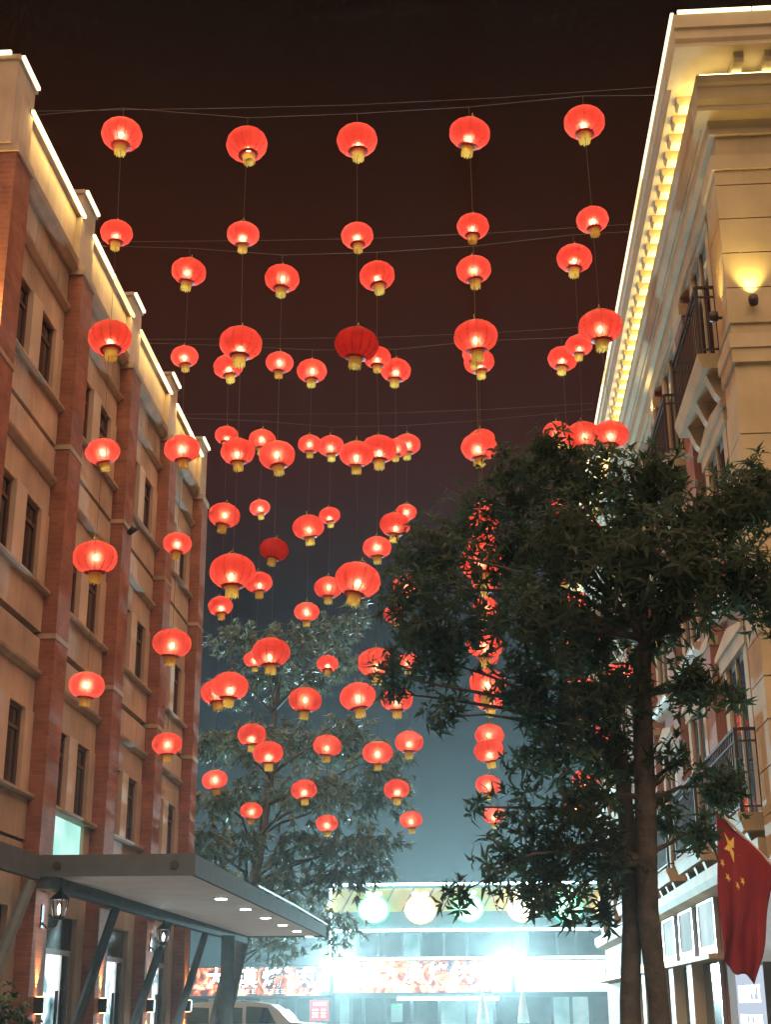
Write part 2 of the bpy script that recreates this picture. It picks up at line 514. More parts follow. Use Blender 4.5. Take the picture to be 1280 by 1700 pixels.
M['teal_pane'] = picture_sign('lit_teal_pane', [(0.3, (0.30, 0.62, 0.54)), (0.55, (0.42, 0.80, 0.70)), (0.75, (0.62, 0.90, 0.80))], 0.62, 1.4, 0.4)
M['shop_glow'] = picture_sign('lit_shop_interior', [(0.30, (0.03, 0.06, 0.07)), (0.45, (0.18, 0.30, 0.33)), (0.56, (0.75, 0.85, 0.88)), (0.68, (0.85, 0.55, 0.50)), (0.8, (1, 1, 1))], 1.1, 2.2, 0.6)
M['dark_door'] = principled('dark_door_glass', (0.02, 0.035, 0.04), 0.15, 0.3, 2.0, 0.0, spec=0.6)
M['chrome'] = principled('bright_door_frame', (0.6, 0.62, 0.62), 0.3, 0.1, 6.0, 0.0, metallic=0.7)
for b in range(4):
    y0, y1 = PC[b] + HW, PC[b + 1] - HW
    c = (y0 + y1) / 2
    for s, zs in enumerate(SILL):
        zh = zs + 1.09
        if b == 1 and s == 0:
            t = B(-6.1, -5.90, y0, y1, zs - 0.86, zs - 0.80).build('transom_rail', 'stone_trim', LB)
            B(-6.06, -5.93, y0 + 0.55, y1 - 0.35, zs - 0.80, zs - 0.09).build('lit_transom', 'teal_pane', LB)
            B(-6.1, -5.88, y0, y0 + 0.55, zs - 0.80, zs - 0.08).build('jamb_panel', 'plaster', LB)
            B(-6.1, -5.88, y1 - 0.35, y1, zs - 0.80, zs - 0.08).build('jamb_panel', 'plaster', LB)
        else:
            B(-6.1, -5.86, y0, y1, zs - 0.60, zs - 0.08).build('spandrel_panel', 'plaster', LB)
        sl = MB().prism([(-6.1, zs - 0.08), (-5.80, zs - 0.08), (-5.77, zs - 0.05), (-5.77, zs - 0.015), (-5.86, zs + 0.005), (-6.1, zs + 0.012)], 'Y', y0, y1)
        sl.build('sill', 'stone_trim', LB)
        B(-6.1, -5.865, y0, y0 + 0.30, zs + 0.012, zh).build('jamb_panel', 'plaster', LB)
        B(-6.1, -5.865, y1 - 0.36, y1, zs + 0.012, zh).build('jamb_panel', 'plaster', LB)
        B(-6.1, -5.845, c - 0.22, c + 0.22, zs + 0.012, zh).build('window_post', 'plaster_post', LB)
        window(LB, y0 + 0.30, c - 0.22, zs + 0.012, zh, -5.955)
        window(LB, c + 0.22, y1 - 0.36, zs + 0.012, zh, -5.955)
        top = (s == 2)
        B(-6.1, -5.885, y0, y1, zh, zh + 0.46).build('lintel_panel', 'plaster', LB)
        MB().prism([(-6.1, zh + 0.46), (-5.86, zh + 0.46), (-5.80, zh + 0.52), (-5.79, zh + 0.56), (-6.1, zh + 0.56)], 'Y', y0, y1).build('moulding', 'stone_trim', LB)
        if not top:
            B(-6.1, -5.86, y0, y1, zh + 0.56, zh + 1.02).build('upper_panel', 'plaster', LB)
        else:
            n = 5
            for q in range(n):
                a = y0 + (y1 - y0) * q / n
                B(-6.1, -5.86, a + 0.012, a + (y1 - y0) / n - 0.012, zh + 0.57, 12.08).build('frieze_panel', 'stone_trim', LB)
    MB().prism([(-6.1, 12.09), (-5.80, 12.09), (-5.72, 12.18), (-5.70, 12.27), (-6.1, 12.27)], 'Y', y0 + 0.05, y1 - 0.05).build('cornice', 'stone_trim', LB)
    B(-6.1, -5.80, y0 - 0.1, y1 + 0.1, 12.27, 13.03).build('parapet_panel', 'plaster', LB)
    B(-6.1, -5.72, y0 - 0.09, y1 + 0.09, 13.03, 13.095).build('coping', 'stone_trim', LB)
    half = (y1 - y0 + 0.10) / 2
    for q in range(2):
        a = y0 - 0.05 + q * half
        B(-5.718, -5.672, a + 0.012, a + half - 0.012, 13.055, 13.10).build('led_tube', 'led_dim' if (b + q) % 3 == 2 else 'led', LB)
    lamp('AREA', 'parapet_light', 13, (1.0, 0.70, 0.24), (-5.675, c, 13.045), LB, (0, R(14), 0), shape='RECTANGLE', size=0.03, size_y=y1 - y0)
    # street level
    B(-6.1, -5.87, y0, y1, 2.80, 3.42 if b == 1 else 3.62).build('fascia_panel', 'plaster', LB)
    B(-6.1, -5.87, y0, y0 + 0.30, 0, 2.80).build('jamb_panel', 'plaster', LB)
    B(-6.1, -5.87, y1 - 0.42, y1, 0, 2.80).build('jamb_panel', 'plaster', LB)
    ya, yb, xd = y0 + 0.30, y1 - 0.42, -5.96
    d = MB().box(xd - 0.05, xd + 0.03, ya, yb, 2.28, 2.36)
    d.box(xd - 0.05, xd + 0.03, ya, ya + 0.08, 0.1, 2.28).box(xd - 0.05, xd + 0.03, yb - 0.08, yb, 0.1, 2.28).box(xd - 0.05, xd + 0.03, c - 0.40, c - 0.36, 0.1, 2.28).box(xd - 0.05, xd + 0.03, c + 0.42, c + 0.46, 0.1, 2.28)
    d = d.build('door', 'chrome', LB)
    B(xd - 0.03, xd, ya + 0.08, c - 0.40, 0.1, 2.28).build('dark_pane', 'dark_door', d)
    B(xd - 0.03, xd, c - 0.36, c + 0.42, 0.1, 2.28).build('lit_pane', 'shop_glow', d)
    B(xd - 0.03, xd, c + 0.46, yb - 0.08, 0.1, 2.28).build('dark_pane', 'dark_door', d)
    B(xd + 0.03, xd + 0.07, c + 0.20, c + 0.24, 0.9, 1.8).build('handle', 'iron', d)
    B(xd + 0.03, xd + 0.07, c + 0.52, c + 0.56, 0.9, 1.8).build('handle', 'iron', d)
    B(xd - 0.04, xd + 0.01, ya, yb, 2.36, 2.80).build('transom', 'dark_door', d)

# orange wall washer on the near corner and an unlit one farther along
def wall_washer(label, loc, lit, col=(1.0, 0.62, 0.22), energy=30):
    t = thing('wall_washer', label, 'wall light', loc)
    x, y, z = loc
    MB().lathe([(0.0, -0.07), (0.055, -0.07), (0.06, -0.02), (0.06, 0.07), (0.045, 0.075)], 14, loc).build('lamp_body', 'iron', t, True)
    MB().tube([(x, y, z - 0.03), (x, y + 0.16, z - 0.05)], 0.014, 6).build('bracket', 'iron', t)
    MB().lathe([(0.0, 0.072), (0.044, 0.074)], 14, loc).build('lens', 'led' if lit else 'glass', t)
    if lit:
        lamp('SPOT', 'washer_light', energy, col, (x, y, z + 0.10), t, (R(180 - 8), 0, 0), 0.04, spot_size=R(100), spot_blend=0.9)
    return t
wall_washer('black wall washer throwing orange light up the left building corner', (-5.86, 15.06, 9.15), True, (1.0, 0.58, 0.18), 230)
t = thing('wall_washer', 'small unlit black spotlight on a brick pier of the left building', 'wall light', (-5.56, 22.07, 9.18))
MB().tube([(-5.62, 22.07, 9.12), (-5.50, 22.0, 9.20)], [0.05, 0.065], 10).build('lamp_body', 'iron', t, True)
MB().tube([(-5.66, 22.07, 9.16), (-5.60, 22.07, 9.15)], 0.02, 6).build('bracket', 'iron', t)

# ------------------------------------------------------------------ steel canopy in front of the left building
CN = thing('steel_canopy', 'grey steel canopy with pale soffit and round downlights over the left pavement', 'canopy', (-4.6, 18.2, 0))
YN, YF = 18.2, 35.0
XO, XI = -3.57, -5.50
MB().prism([(XI - 0.02, 3.24), (XO, 3.24), (XO, 3.36), (XO + 0.03, 3.40), (XI - 0.02, 3.44)], 'Y', YN + 0.06, YF).build('roof', 'steel', CN)
B(XI - 0.1, XO + 0.05, YN, YN + 0.06, 3.16, 3.43).build('end_fascia', 'steel', CN)
B(XO, XO + 0.05, YN + 0.06, YF, 3.16, 3.42).build('side_fascia', 'steel', CN)
B(XI - 0.1, XO + 0.05, YF, YF + 0.06, 3.16, 3.43).build('end_fascia', 'steel', CN)
for x in (XI + 0.18, XO - 0.22):
    MB().tube([(x, YN + 0.01, 3.29), (x, YN - 0.015, 3.29)], 0.055, 14).build('bolt_cap', 'iron', CN)
nb = 14
for q in range(nb):
    a = YN + 0.06 + (YF - YN - 0.06) * q / nb
    B(XI + 0.08, XO, a + 0.008, a + (YF - YN - 0.06) / nb - 0.008, 3.19, 3.215).build('soffit_plank', 'soffit_board', CN)
B(XI - 0.08, XI + 0.08, YN + 0.06, YF, 3.02, 3.24).build('beam', 'steel', CN)
B(-5.62, -5.52, 11.0, YN - 0.01, 3.12, 3.42).build('gutter', 'steel', CN)
MB().tube([(XO + 0.08, 23.5, 3.45), (XO + 0.08, 28.5, 3.47), (XO + 0.08, YF, 3.45)], 0.02, 6).build('handrail', 'chrome', CN)
for yb, yt in ((15.9, 17.7), (19.95, 22.15), (23.2, 26.15), (26.6, 29.85), (30.6, 33.2)):
    MB().tube([(-5.5, yb - 1.05, 0.12), (-5.5, yt, 3.03)], 0.075, 8).build('strut', 'steel', CN)
MB().tube([(-5.25, 31.2, 0.12), (-5.25, 31.2, 3.03)], 0.15, 12).build('post', 'steel', CN)
for q in range(6):
    y = 22.5 + q * 2.5
    dl = MB().lathe([(0.0, 0.0), (0.10, 0.0), (0.125, 0.004), (0.13, 0.02)], 18, (-3.92, y, 3.168)).build('downlight', 'chrome', CN)
    MB().lathe([(0.0, -0.003), (0.098, -0.003)], 18, (-3.92, y, 3.165)).build('lens', 'downlight', dl)
    lamp('SPOT', 'downlight_beam', 110, (0.92, 0.96, 1.0), (-3.92, y, 3.13), CN, (0, 0, 0), 0.06, spot_size=R(110), spot_blend=0.6)

# amber up-and-down lights on the piers, seen under the canopy
where = ['beside the shrub', 'between the first two doors', 'left of the canopy post', 'at the far building end']
for q, i in enumerate((1, 2, 3, 4)):
    y = PC[i]
    t = thing('pier_sconce', 'amber up and down light on a brick pier ' + where[q], 'wall light', (-5.58, y, 1.55), 'amber pier lights')
    B(-5.65, -5.52, y - 0.06, y + 0.06, 1.50, 1.70).build('lamp_body', 'iron', t)
    B(-5.63, -5.54, y - 0.045, y + 0.045, 1.702, 1.708).build('lens', 'amber', t)
    B(-5.63, -5.54, y - 0.045, y + 0.045, 1.49, 1.496).build('lens', 'amber', t)
    lamp('SPOT', 'sconce_up', 55, (1.0, 0.58, 0.2), (-5.57, y, 1.73), t, (R(180), R(-14), 0), 0.03, spot_size=R(46), spot_blend=0.8)
    lamp('SPOT', 'sconce_down', 55, (1.0, 0.58, 0.2), (-5.57, y, 1.46), t, (0, R(14), 0), 0.03, spot_size=R(46), spot_blend=0.8)

def coach_lamp(label, y, z):
    x = -5.42
    t = thing('coach_lamp', label, 'wall lamp', (-5.65, y, z))
    B(-5.66, -5.63, y - 0.05, y + 0.05, z - 0.25, z + 0.05).build('back_plate', 'iron', t)
    MB().tube([(-5.64, y, z - 0.18), (-5.55, y, z - 0.26), (-5.45, y, z - 0.22), (x, y, z - 0.14)], 0.014, 6).build('bracket', 'iron', t)
    MB().lathe([(0.0, 0.30), (0.015, 0.26), (0.03, 0.22), (0.13, 0.13), (0.135, 0.11), (0.0, 0.11)], 6, (x, y, z)).build('cap', 'iron', t)
    MB().lathe([(0.0, -0.15), (0.07, -0.14), (0.08, -0.10)], 6, (x, y, z)).build('base_cup', 'iron', t)
    for k in range(6):
        a = k * math.pi / 3
        MB().tube([(x + 0.08 * math.cos(a), y + 0.08 * math.sin(a), z - 0.10), (x + 0.125 * math.cos(a), y + 0.125 * math.sin(a), z + 0.11)], 0.008, 4).build('cage_bar', 'iron', t)
    MB().lathe([(0.0, -0.08), (0.018, -0.05), (0.022, 0.0), (0.0, 0.06)], 8, (x, y, z)).build('bulb', 'downlight', t)
    lamp('POINT', 'coach_light', 3, (0.9, 0.95, 1.0), (x, y, z + 0.0), t, size=0.03)
coach_lamp('black coach lamp with a white bulb nearest on the left building', PC[1], 2.80)
coach_lamp('black coach lamp half hidden by struts farther along the left building', PC[3], 2.75)

# ------------------------------------------------------------------ right building (local frame: x away from street, y along it)
RBl = thing('cream_building', 'tall cream building with glowing dentil cornice and balconies on the right of the street', 'building', (2.73, 14.2, 0), rz=R(-0.5))
ORG[RBl.name] = (0, 0, 0)
LY = 26.0
B(0.67, 9.0, 0.86, LY, 0, 12.0).build('wall', 'salmon', RBl)
co = MB().prism([(0.0, 12.93), (0.0, 12.74), (0.03, 12.72), (0.03, 12.60), (0.06, 12.55), (0.06, 12.50), (0.9, 12.50), (0.9, 12.93)], 'Y', 0.9, LY)
co.build('cornice', 'cream_trim', RBl)
MB().prism([(0.0, 12.93), (0.0, 12.74), (0.03, 12.72), (0.03, 12.60), (0.06, 12.55), (0.06, 12.50), (0.9, 12.50), (0.9, 12.93)], 'X', 0.0, 9.0).build('end_cornice', 'cream_trim', RBl)
B(0.55, 9.0, 0.9, LY, 12.0, 12.505).build('frieze', 'cream_trim', RBl)
# ledge below the dentils
MB().prism([(0.28, 12.33), (0.28, 12.22), (0.33, 12.18), (0.33, 12.02), (0.40, 11.96), (0.40, 11.90), (0.8, 11.90), (0.8, 12.33)], 'Y', 0.92, LY).build('ledge', 'cream', RBl)
MB().prism([(0.40, 12.33), (0.40, 12.22), (0.45, 12.18), (0.45, 12.02), (0.52, 11.96), (0.52, 11.90), (0.92, 11.90), (0.92, 12.33)], 'X', 0.285, 9.0).build('end_ledge', 'cream', RBl)
dent = MB().prism([(0.14, 12.498), (0.14, 12.42), (0.17, 12.37), (0.56, 12.37), (0.56, 12.498)], 'Y', -0.095, 0.095).mesh('dentil', 'cream_trim')
k = 0
y = 1.15
while y < LY - 0.3:
    inst('dentil', dent, RBl, (0, y, 0))
    y += 0.405
dent2 = MB().prism([(0.20, 12.498), (0.20, 12.42), (0.23, 12.37), (0.92, 12.37), (0.92, 12.498)], 'X', -0.06, 0.06).mesh('dentil', 'cream_trim')
x = 0.78
while x < 5:
    inst('dentil', dent2, RBl, (x, 0, 0))
    x += 0.37
for k in range(21):
    B(-0.03, 0.008, k * 1.2 + 0.02, k * 1.2 + 1.185, 12.935, 12.972).build('led_tube', 'led_dim' if k in (3, 8, 13) else 'led', RBl)
for k in range(5):
    B(0.05 + k * 0.9, 0.05 + k * 0.9 + 0.885, -0.03, 0.008, 12.935, 12.972).build('led_tube', 'led', RBl)
# cove light lying on the ledge
B(0.295, 0.325, 0.45, LY - 0.2, 12.332, 12.345).build('cove_led', 'led_hidden', RBl)
B(0.33, 6.0, 0.41, 0.44, 12.332, 12.345).build('cove_led', 'led_hidden', RBl)
lamp('AREA', 'cove_light', 74, (1.0, 0.70, 0.24), (0.285, LY / 2 + 0.3, 12.35), RBl, (R(180), R(-28), 0), shape='RECTANGLE', size=0.03, size_y=LY - 1.0)
lamp('AREA', 'cove_light', 22, (1.0, 0.70, 0.24), (3.1, 0.405, 12.35), RBl, (R(180 + 28), 0, 0), shape='RECTANGLE', size=5.4, size_y=0.03)
# stepped band under the ledge
B(0.44, 9.0, 0.74, LY, 11.70, 11.90).build('band', 'cream_trim', RBl)
B(0.52, 9.0, 0.80, LY, 11.42, 11.70).build('band', 'cream', RBl)
# corner pier of stone panels, facing the camera
B(0.50, 4.0, 0.83, 1.55, 0, 11.42).build('corner_pier', 'cream', RBl)
B(0.44, 4.0, 0.77, 1.58, 11.22, 11.42).build('pier_capital', 'cream_trim', RBl)
B(0.45, 4.0, 0.76, 1.60, 8.80, 8.98).build('pier_band', 'cream_trim', RBl)
B(0.47, 4.0, 0.78, 1.58, 8.62, 8.80).build('pier_band', 'cream', RBl)
z = 0.2
while z < 11.2:
    z1 = min(z + 0.47, 11.22)
    if not (z < 8.98 and z1 > 8.62):
        for xa, xb in ((0.475, 1.30), (1.32, 2.6)):
            B(xa, xb, 0.80, 0.84, z + 0.008, z1 - 0.008).build('stone_panel', 'cream', RBl)
        B(0.48, 0.51, 0.845, 1.55, z + 0.008, z1 - 0.008).build('side_panel', 'cream', RBl)
    z += 0.47
# bays along the street
BC = [3.1 + 3.35 * k for k in range(7)]
FL = (3.60, 6.45, 9.30)
bal = B(-0.008, 0.008, -0.008, 0.008, 0.0, 0.86).mesh('baluster', 'iron')
def balcony(c, fz):
    s = MB().prism([(0.30, fz - 0.10), (0.33, fz - 0.20), (0.67, fz - 0.20), (0.67, fz), (0.28, fz), (0.28, fz - 0.06)], 'Y', c - 1.15, c + 1.15).build('balcony', 'cream', RBl)
    for a in (-0.85, 0.0, 0.85):
        MB().prism([(0.40, fz - 0.20), (0.50, fz - 0.46), (0.60, fz - 0.58), (0.68, fz - 0.62), (0.68, fz - 0.20)], 'Y', c + a - 0.09, c + a + 0.09).build('corbel', 'cream_trim', s)
    r = MB().box(0.31, 0.345, c - 1.12, c + 1.12, fz + 0.93, fz + 0.965).box(0.315, 0.34, c - 1.12, c + 1.12, fz + 0.80, fz + 0.82)
    for sy in (-1, 1):
        y0 = c + sy * 1.12
        r.box(0.345, 0.67, y0 - 0.017, y0 + 0.017, fz + 0.93, fz + 0.965).box(0.345, 0.67, y0 - 0.012, y0 + 0.012, fz + 0.80, fz + 0.82)
        r.box(0.345, 0.67, y0 - 0.012, y0 + 0.012, fz + 0.06, fz + 0.08)
        r.box(0.308, 0.348, y0 - 0.02, y0 + 0.02, fz, fz + 0.93)
    r.box(0.315, 0.34, c - 1.12, c + 1.12, fz + 0.06, fz + 0.08)
    r.build('railing', 'iron', s)
    for q in range(1, 18):
        inst('baluster', bal, s, (0.328, c - 1.12 + 2.24 * q / 18, fz + 0.07))
    for sy in (-1, 1):
        for q in (1, 2):
            inst('baluster', bal, s, (0.328 + 0.115 * q, c + sy * 1.12, fz + 0.07))
for k, c in enumerate(BC):
    for s, fz in enumerate(FL):
        # surround and recessed window
        w = MB().box(0.60, 0.67, c - 0.86, c - 0.62, fz + 0.02, fz + 2.02).box(0.60, 0.67, c + 0.62, c + 0.86, fz + 0.02, fz + 2.02)
        w.box(0.57, 0.67, c - 0.92, c + 0.92, fz + 2.02, fz + 2.20)
        w = w.build('window', 'cream_trim', RBl)
        MB().prism([(c - 0.98, fz + 2.20), (c + 0.98, fz + 2.20), (c + 0.98, fz + 2.26), (c, fz + 2.42), (c - 0.98, fz + 2.26)], 'X', 0.53, 0.67).build('pediment', 'cream_trim', w)
        B(0.64, 0.665, c - 0.62, c + 0.62, fz + 0.02, fz + 2.02).build('pane', 'glass', w)
        for yy in (-0.62, -0.03, 0.56):
            B(0.615, 0.66, c + yy, c + yy + 0.06, fz + 0.02, fz + 2.02).build('mullion', 'cream_trim', w)
        if s != 1 and k < 5:
            balcony(c, fz)
        elif s == 1:
            MB().prism([(0.50, fz - 0.10), (0.67, fz - 0.16), (0.67, fz), (0.47, fz), (0.47, fz - 0.06)], 'Y', c - 1.0, c + 1.0).build('sill', 'cream_trim', RBl)
    pb = B(0.54, 0.67, c + 1.34, c + 2.01, 3.2, 11.42).build('pilaster', 'salmon', RBl)
    B(0.50, 0.665, c + 1.30, c + 2.05, 11.12, 11.30).build('pilaster_capital', 'cream_trim', pb)
    B(0.52, 0.665, c + 1.32, c + 2.03, 6.15, 6.28).build('pilaster_band', 'cream_trim', pb)
MB().prism([(0.45, 3.05), (0.67, 2.98), (0.67, 3.28), (0.40, 3.28), (0.40, 3.14)], 'Y', 1.58, LY).build('string_course', 'cream_trim', RBl)
# street-level shop of the right building
M['shop_pale'] = picture_sign('lit_shop_glass', [(0.3, (0.30, 0.42, 0.44)), (0.6, (0.50, 0.66, 0.68)), (0.8, (0.80, 0.92, 0.92))], 0.7, 0.8, 0.2)
M['shop_warm'] = emission('warm_shop_light', (1.0, 0.93, 0.62), 1.6)
M['cream_col'] = principled('cream_column', (0.72, 0.66, 0.46), 0.6, 0.08, 2.0, 0.03)
MB().prism([(0.36, 2.14), (0.67, 2.14), (0.67, 2.24), (0.36, 2.20)], 'Y', 5.5, LY).build('shop_lintel', 'cream_trim', RBl)
for k in range(6):
    y0 = 6.3 + 2.2 * k
    sw = MB().box(0.60, 0.665, y0, y0 + 0.07, 2.24, 2.98).box(0.60, 0.665, y0 + 1.55, y0 + 1.62, 2.24, 2.98).box(0.602, 0.664, y0 + 0.06, y0 + 1.56, 2.955, 2.985).build('shop_window', 'chrome', RBl)
    B(0.63, 0.66, y0 + 0.07, y0 + 1.55, 2.36, 2.96).build('pane', 'shop_pale', sw)
    B(0.61, 0.655, y0 + 0.07, y0 + 1.55, 2.245, 2.36).build('light_strip', 'shop_warm', sw)
    B(0.46, 0.67, y0 + 1.62, y0 + 2.15, 0.1, 2.14).build('shop_column', 'cream_col', RBl)
    lw_ = B(0.61, 0.665, y0 - 0.02, y0 + 0.06, 0.1, 2.14).build('shop_door', 'chrome', RBl)
    B(0.63, 0.66, y0 + 0.06, y0 + 1.60, 0.1, 2.13).build('pane', 'dark_door', lw_)
wall_lamps = [('round wall spotlight throwing yellow light up the cream corner pier', (3.50, 14.90, 9.38)),
              ('small wall spotlight on the street side of the cream corner pier', (3.10, 15.30, 9.38))]
for q, (lab, loc) in enumerate(wall_lamps):
    x, y, z = loc
    t = thing('wall_spotlight', lab, 'wall light', loc, 'spotlights on the cream pier')
    MB().lathe([(0.0, -0.06), (0.05, -0.055), (0.06, 0.0), (0.055, 0.05), (0.045, 0.055)], 16, loc).build('lamp_body', 'iron', t, True)
    d = (0, 0.09, -0.02) if q == 0 else (0.10, 0, -0.02)
    MB().tube([(x, y, z - 0.02), (x + d[0], y + d[1], z + d[2])], 0.018, 6).build('bracket', 'iron', t)
    MB().lathe([(0.0, 0.052), (0.044, 0.054)], 14, loc).build('lens', 'led', t)
    lamp('SPOT', 'spot_beam', 42 if q == 0 else 26, (1.0, 0.70, 0.20), (x, y, z + 0.07), t,
         (R(180 - 6), 0, 0) if q == 0 else (R(180), R(-6), 0), 0.03, spot_size=R(84), spot_blend=0.9)
t = thing('wall_spotlight', 'glowing wall light box between upper windows of the cream building', 'wall light', (3.32, 22.2, 11.0), 'spotlights on the cream pier')
t['group'] = 'facade lights of the cream building'
B(3.30, 3.44, 22.0, 22.3, 10.9, 11.1).build('lamp_body', 'cream_trim', t)
B(3.31, 3.43, 22.02, 22.28, 11.101, 11.11).build('lens', 'led', t)
lamp('SPOT', 'facade_beam', 25, (1.0, 0.76, 0.3), (3.30, 22.15, 11.14), t, (R(180), R(-8), 0), 0.04, spot_size=R(100), spot_blend=0.9)
lamp('SPOT', 'facade_beam_down', 18, (1.0, 0.76, 0.3), (3.28, 22.15, 10.86), t, (0, R(8), 0), 0.04, spot_size=R(90), spot_blend=0.9)

# lit sign board on the street wall of the cream building
SB = thing('shop_sign', 'pale blue lit sign board with white lettering at the bottom right', 'sign', (3.30, 17.6, 1.4))
M['sign_pale'] = emission('pale_blue_sign_face', (0.52, 0.60, 0.72), 0.55)
M['sign_white'] = emission('white_sign_letters', (1.0, 0.95, 0.92), 1.6)
B(3.30, 3.40, 16.9, 18.7, 0.6, 2.02).build('board', 'steel', SB)
B(3.285, 3.299, 16.94, 18.66, 0.64, 1.98).build('lit_face', 'sign_pale', SB)
random.seed(3)
for row, (zz, hh) in enumerate(((1.58, 0.20), (1.32, 0.13))):
    yy = 17.12
    for q in range(5):
        g = MB()
        for st in range(3):
            a = random.random() * 0.18
            g.box(3.278, 3.284, yy + a, yy + a + 0.035, zz, zz + hh)
        g.box(3.277, 3.2835, yy, yy + 0.20, zz + hh * random.choice((0.1, 0.5, 0.85)), zz + hh * 0.99)
        g.box(3.276, 3.2832, yy, yy + 0.20, zz + 0.005, zz + 0.035)
        g.build('character', 'sign_white', SB)
        yy += 0.29

# ------------------------------------------------------------------ far restaurant front across the end of the street
M['panel_teal'] = principled('dark_teal_cladding', (0.045, 0.075, 0.08), 0.6, 0.2, 0.8, 0.1, 20)
M['panel_dark'] = principled('dark_cladding', (0.05, 0.07, 0.075), 0.6, 0.2, 1.0, 0.1, 20)
M['ochre_slat'] = principled('ochre_slat', (0.34, 0.26, 0.07), 0.6, 0.2, 2.0, 0.05)
M['pane_dim'] = picture_sign('dim_lit_pane', [(0.3, (0.08, 0.14, 0.15)), (0.55, (0.22, 0.33, 0.34)), (0.75, (0.45, 0.56, 0.52))], 0.14, 0.7, 0.3)
M['pane_bright'] = picture_sign('bright_lit_pane', [(0.3, (0.25, 0.50, 0.52)), (0.55, (0.5, 0.85, 0.85)), (0.75, (0.9, 1.0, 1.0))], 0.28, 0.9, 0.3)
M['fire_print'] = picture_sign('fiery_food_print', [(0.30, (0.03, 0.05, 0.10)), (0.42, (0.30, 0.03, 0.02)), (0.50, (0.95, 0.22, 0.06)), (0.57, (1.0, 0.62, 0.30)), (0.64, (0.75, 0.75, 0.95)), (0.74, (1.0, 1.0, 1.0))], 1.3, 1.1, 1.6)
M['fire_print_dim'] = picture_sign('dimmer_food_print', [(0.30, (0.02, 0.03, 0.05)), (0.47, (0.10, 0.03, 0.03)), (0.54, (0.75, 0.14, 0.05)), (0.60, (0.9, 0.55, 0.28)), (0.70, (0.85, 0.8, 0.75))], 1.0, 1.0, 1.4)
M['mint_print'] = picture_sign('mint_menu_print', [(0.32, (0.45, 0.85, 0.80)), (0.5, (0.75, 1.0, 0.97)), (0.62, (0.9, 1.0, 1.0)), (0.72, (0.95, 0.75, 0.75))], 1.2, 0.8, 0.6)
M['letter_white'] = emission('white_sign_characters', (0.90, 1.0, 1.0), 4.0)
M['small_print'] = emission('small_sign_print', (0.95, 0.95, 0.85), 0.8)
M['green_box'] = emission('green_lightbox', (0.42, 1.0, 0.62), 1.6)
M['yellow_box'] = emission('yellow_lightbox', (1.0, 0.92, 0.60), 2.2)
M['green_edge'] = emission('green_lightbox_edge', (0.03, 0.80, 0.28), 2.6)
M['yellow_edge'] = emission('yellow_lightbox_edge', (0.95, 0.55, 0.10), 2.2)
M['flood'] = emission('floodlight_lens', (0.75, 1.0, 1.0), 40.0)
M['poster_red'] = emission('red_lit_poster', (0.85, 0.10, 0.12), 0.5)
M['plate'] = emission('printed_plate', (0.95, 0.98, 1.0), 0.9)
M['meat'] = emission('printed_meat', (0.95, 0.30, 0.22), 0.7)
M['food_pink'] = emission('printed_shrimp', (1.0, 0.55, 0.45), 0.7)
M['food_gold'] = emission('printed_skewer', (1.0, 0.62, 0.18), 0.7)
M['greens'] = emission('printed_greens', (0.12, 0.75, 0.30), 0.5)

FB = thing('restaurant_building', 'two storey restaurant front outlined in white light at the end of the street', 'building', (1.3, 70, 0))
B(-6.6, 10.5, 70.3, 80, 0, 7.0).build('wall', 'panel_teal', FB)
B(-6.75, 10.6, 69.9, 70.3, 5.12, 7.10).build('attic_panel', 'panel_teal', FB)
for q in range(17):
    x = -7.2 + q * 0.97
    MB().prism([(x, 5.9), (x + 0.89, 5.9), (x + 1.50, 6.98), (x + 0.61, 6.98)], 'Y', 69.82, 69.895).build('slat', 'ochre_slat', FB)
def led_run(a, b, n, z=None, x=None):
    for q in range(n):
        s, e = a + (b - a) * q / n, a + (b - a) * (q + 1) / n
        if z is not None:
            B(s + 0.015, e - 0.015, 69.70, 69.78, z - 0.05, z + 0.05).build('led_tube', 'led_white', FB)
        else:
            B(x - 0.05, x + 0.05, 69.70, 69.78, s + 0.02, e - 0.02).build('led_tube', 'led_white', FB)
led_run(-6.72, 10.4, 12, z=7.17)
led_run(-6.72, 10.4, 12, z=5.03)
led_run(-6.4, 10.4, 12, z=3.74)
led_run(3.45, 7.15, 3, x=-6.78)
lamp('AREA', 'attic_fill', 30, (1.0, 0.75, 0.25), (1.8, 69.5, 7.05), FB, (R(-35), 0, 0), shape='RECTANGLE', size=16.0, size_y=0.08)  # added warm lamp without a fixture, brightens the ochre slats
lamp('AREA', 'led_wash', 40, (0.62, 0.93, 1.0), (1.8, 69.45, 5.1), FB, (R(90), 0, R(180)), shape='RECTANGLE', size=16.0, size_y=0.2)
# upper windows
edges = [-6.3, -5.55, -4.6, -4.35, -3.4, -2.5, -1.4, -0.3, 1.9, 2.6, 4.0, 4.9, 6.2, 7.1, 8.4, 9.4, 10.2]
for q in range(len(edges) - 1):
    w = MB().box(edges[q], edges[q] + 0.12, 70.14, 70.26, 3.84, 4.92).build('window', 'panel_dark', FB)
    B(edges[q] + 0.12, edges[q + 1], 70.20, 70.24, 3.84, 4.92).build('pane', 'pane_dim' if q % 4 else 'pane_bright', w)
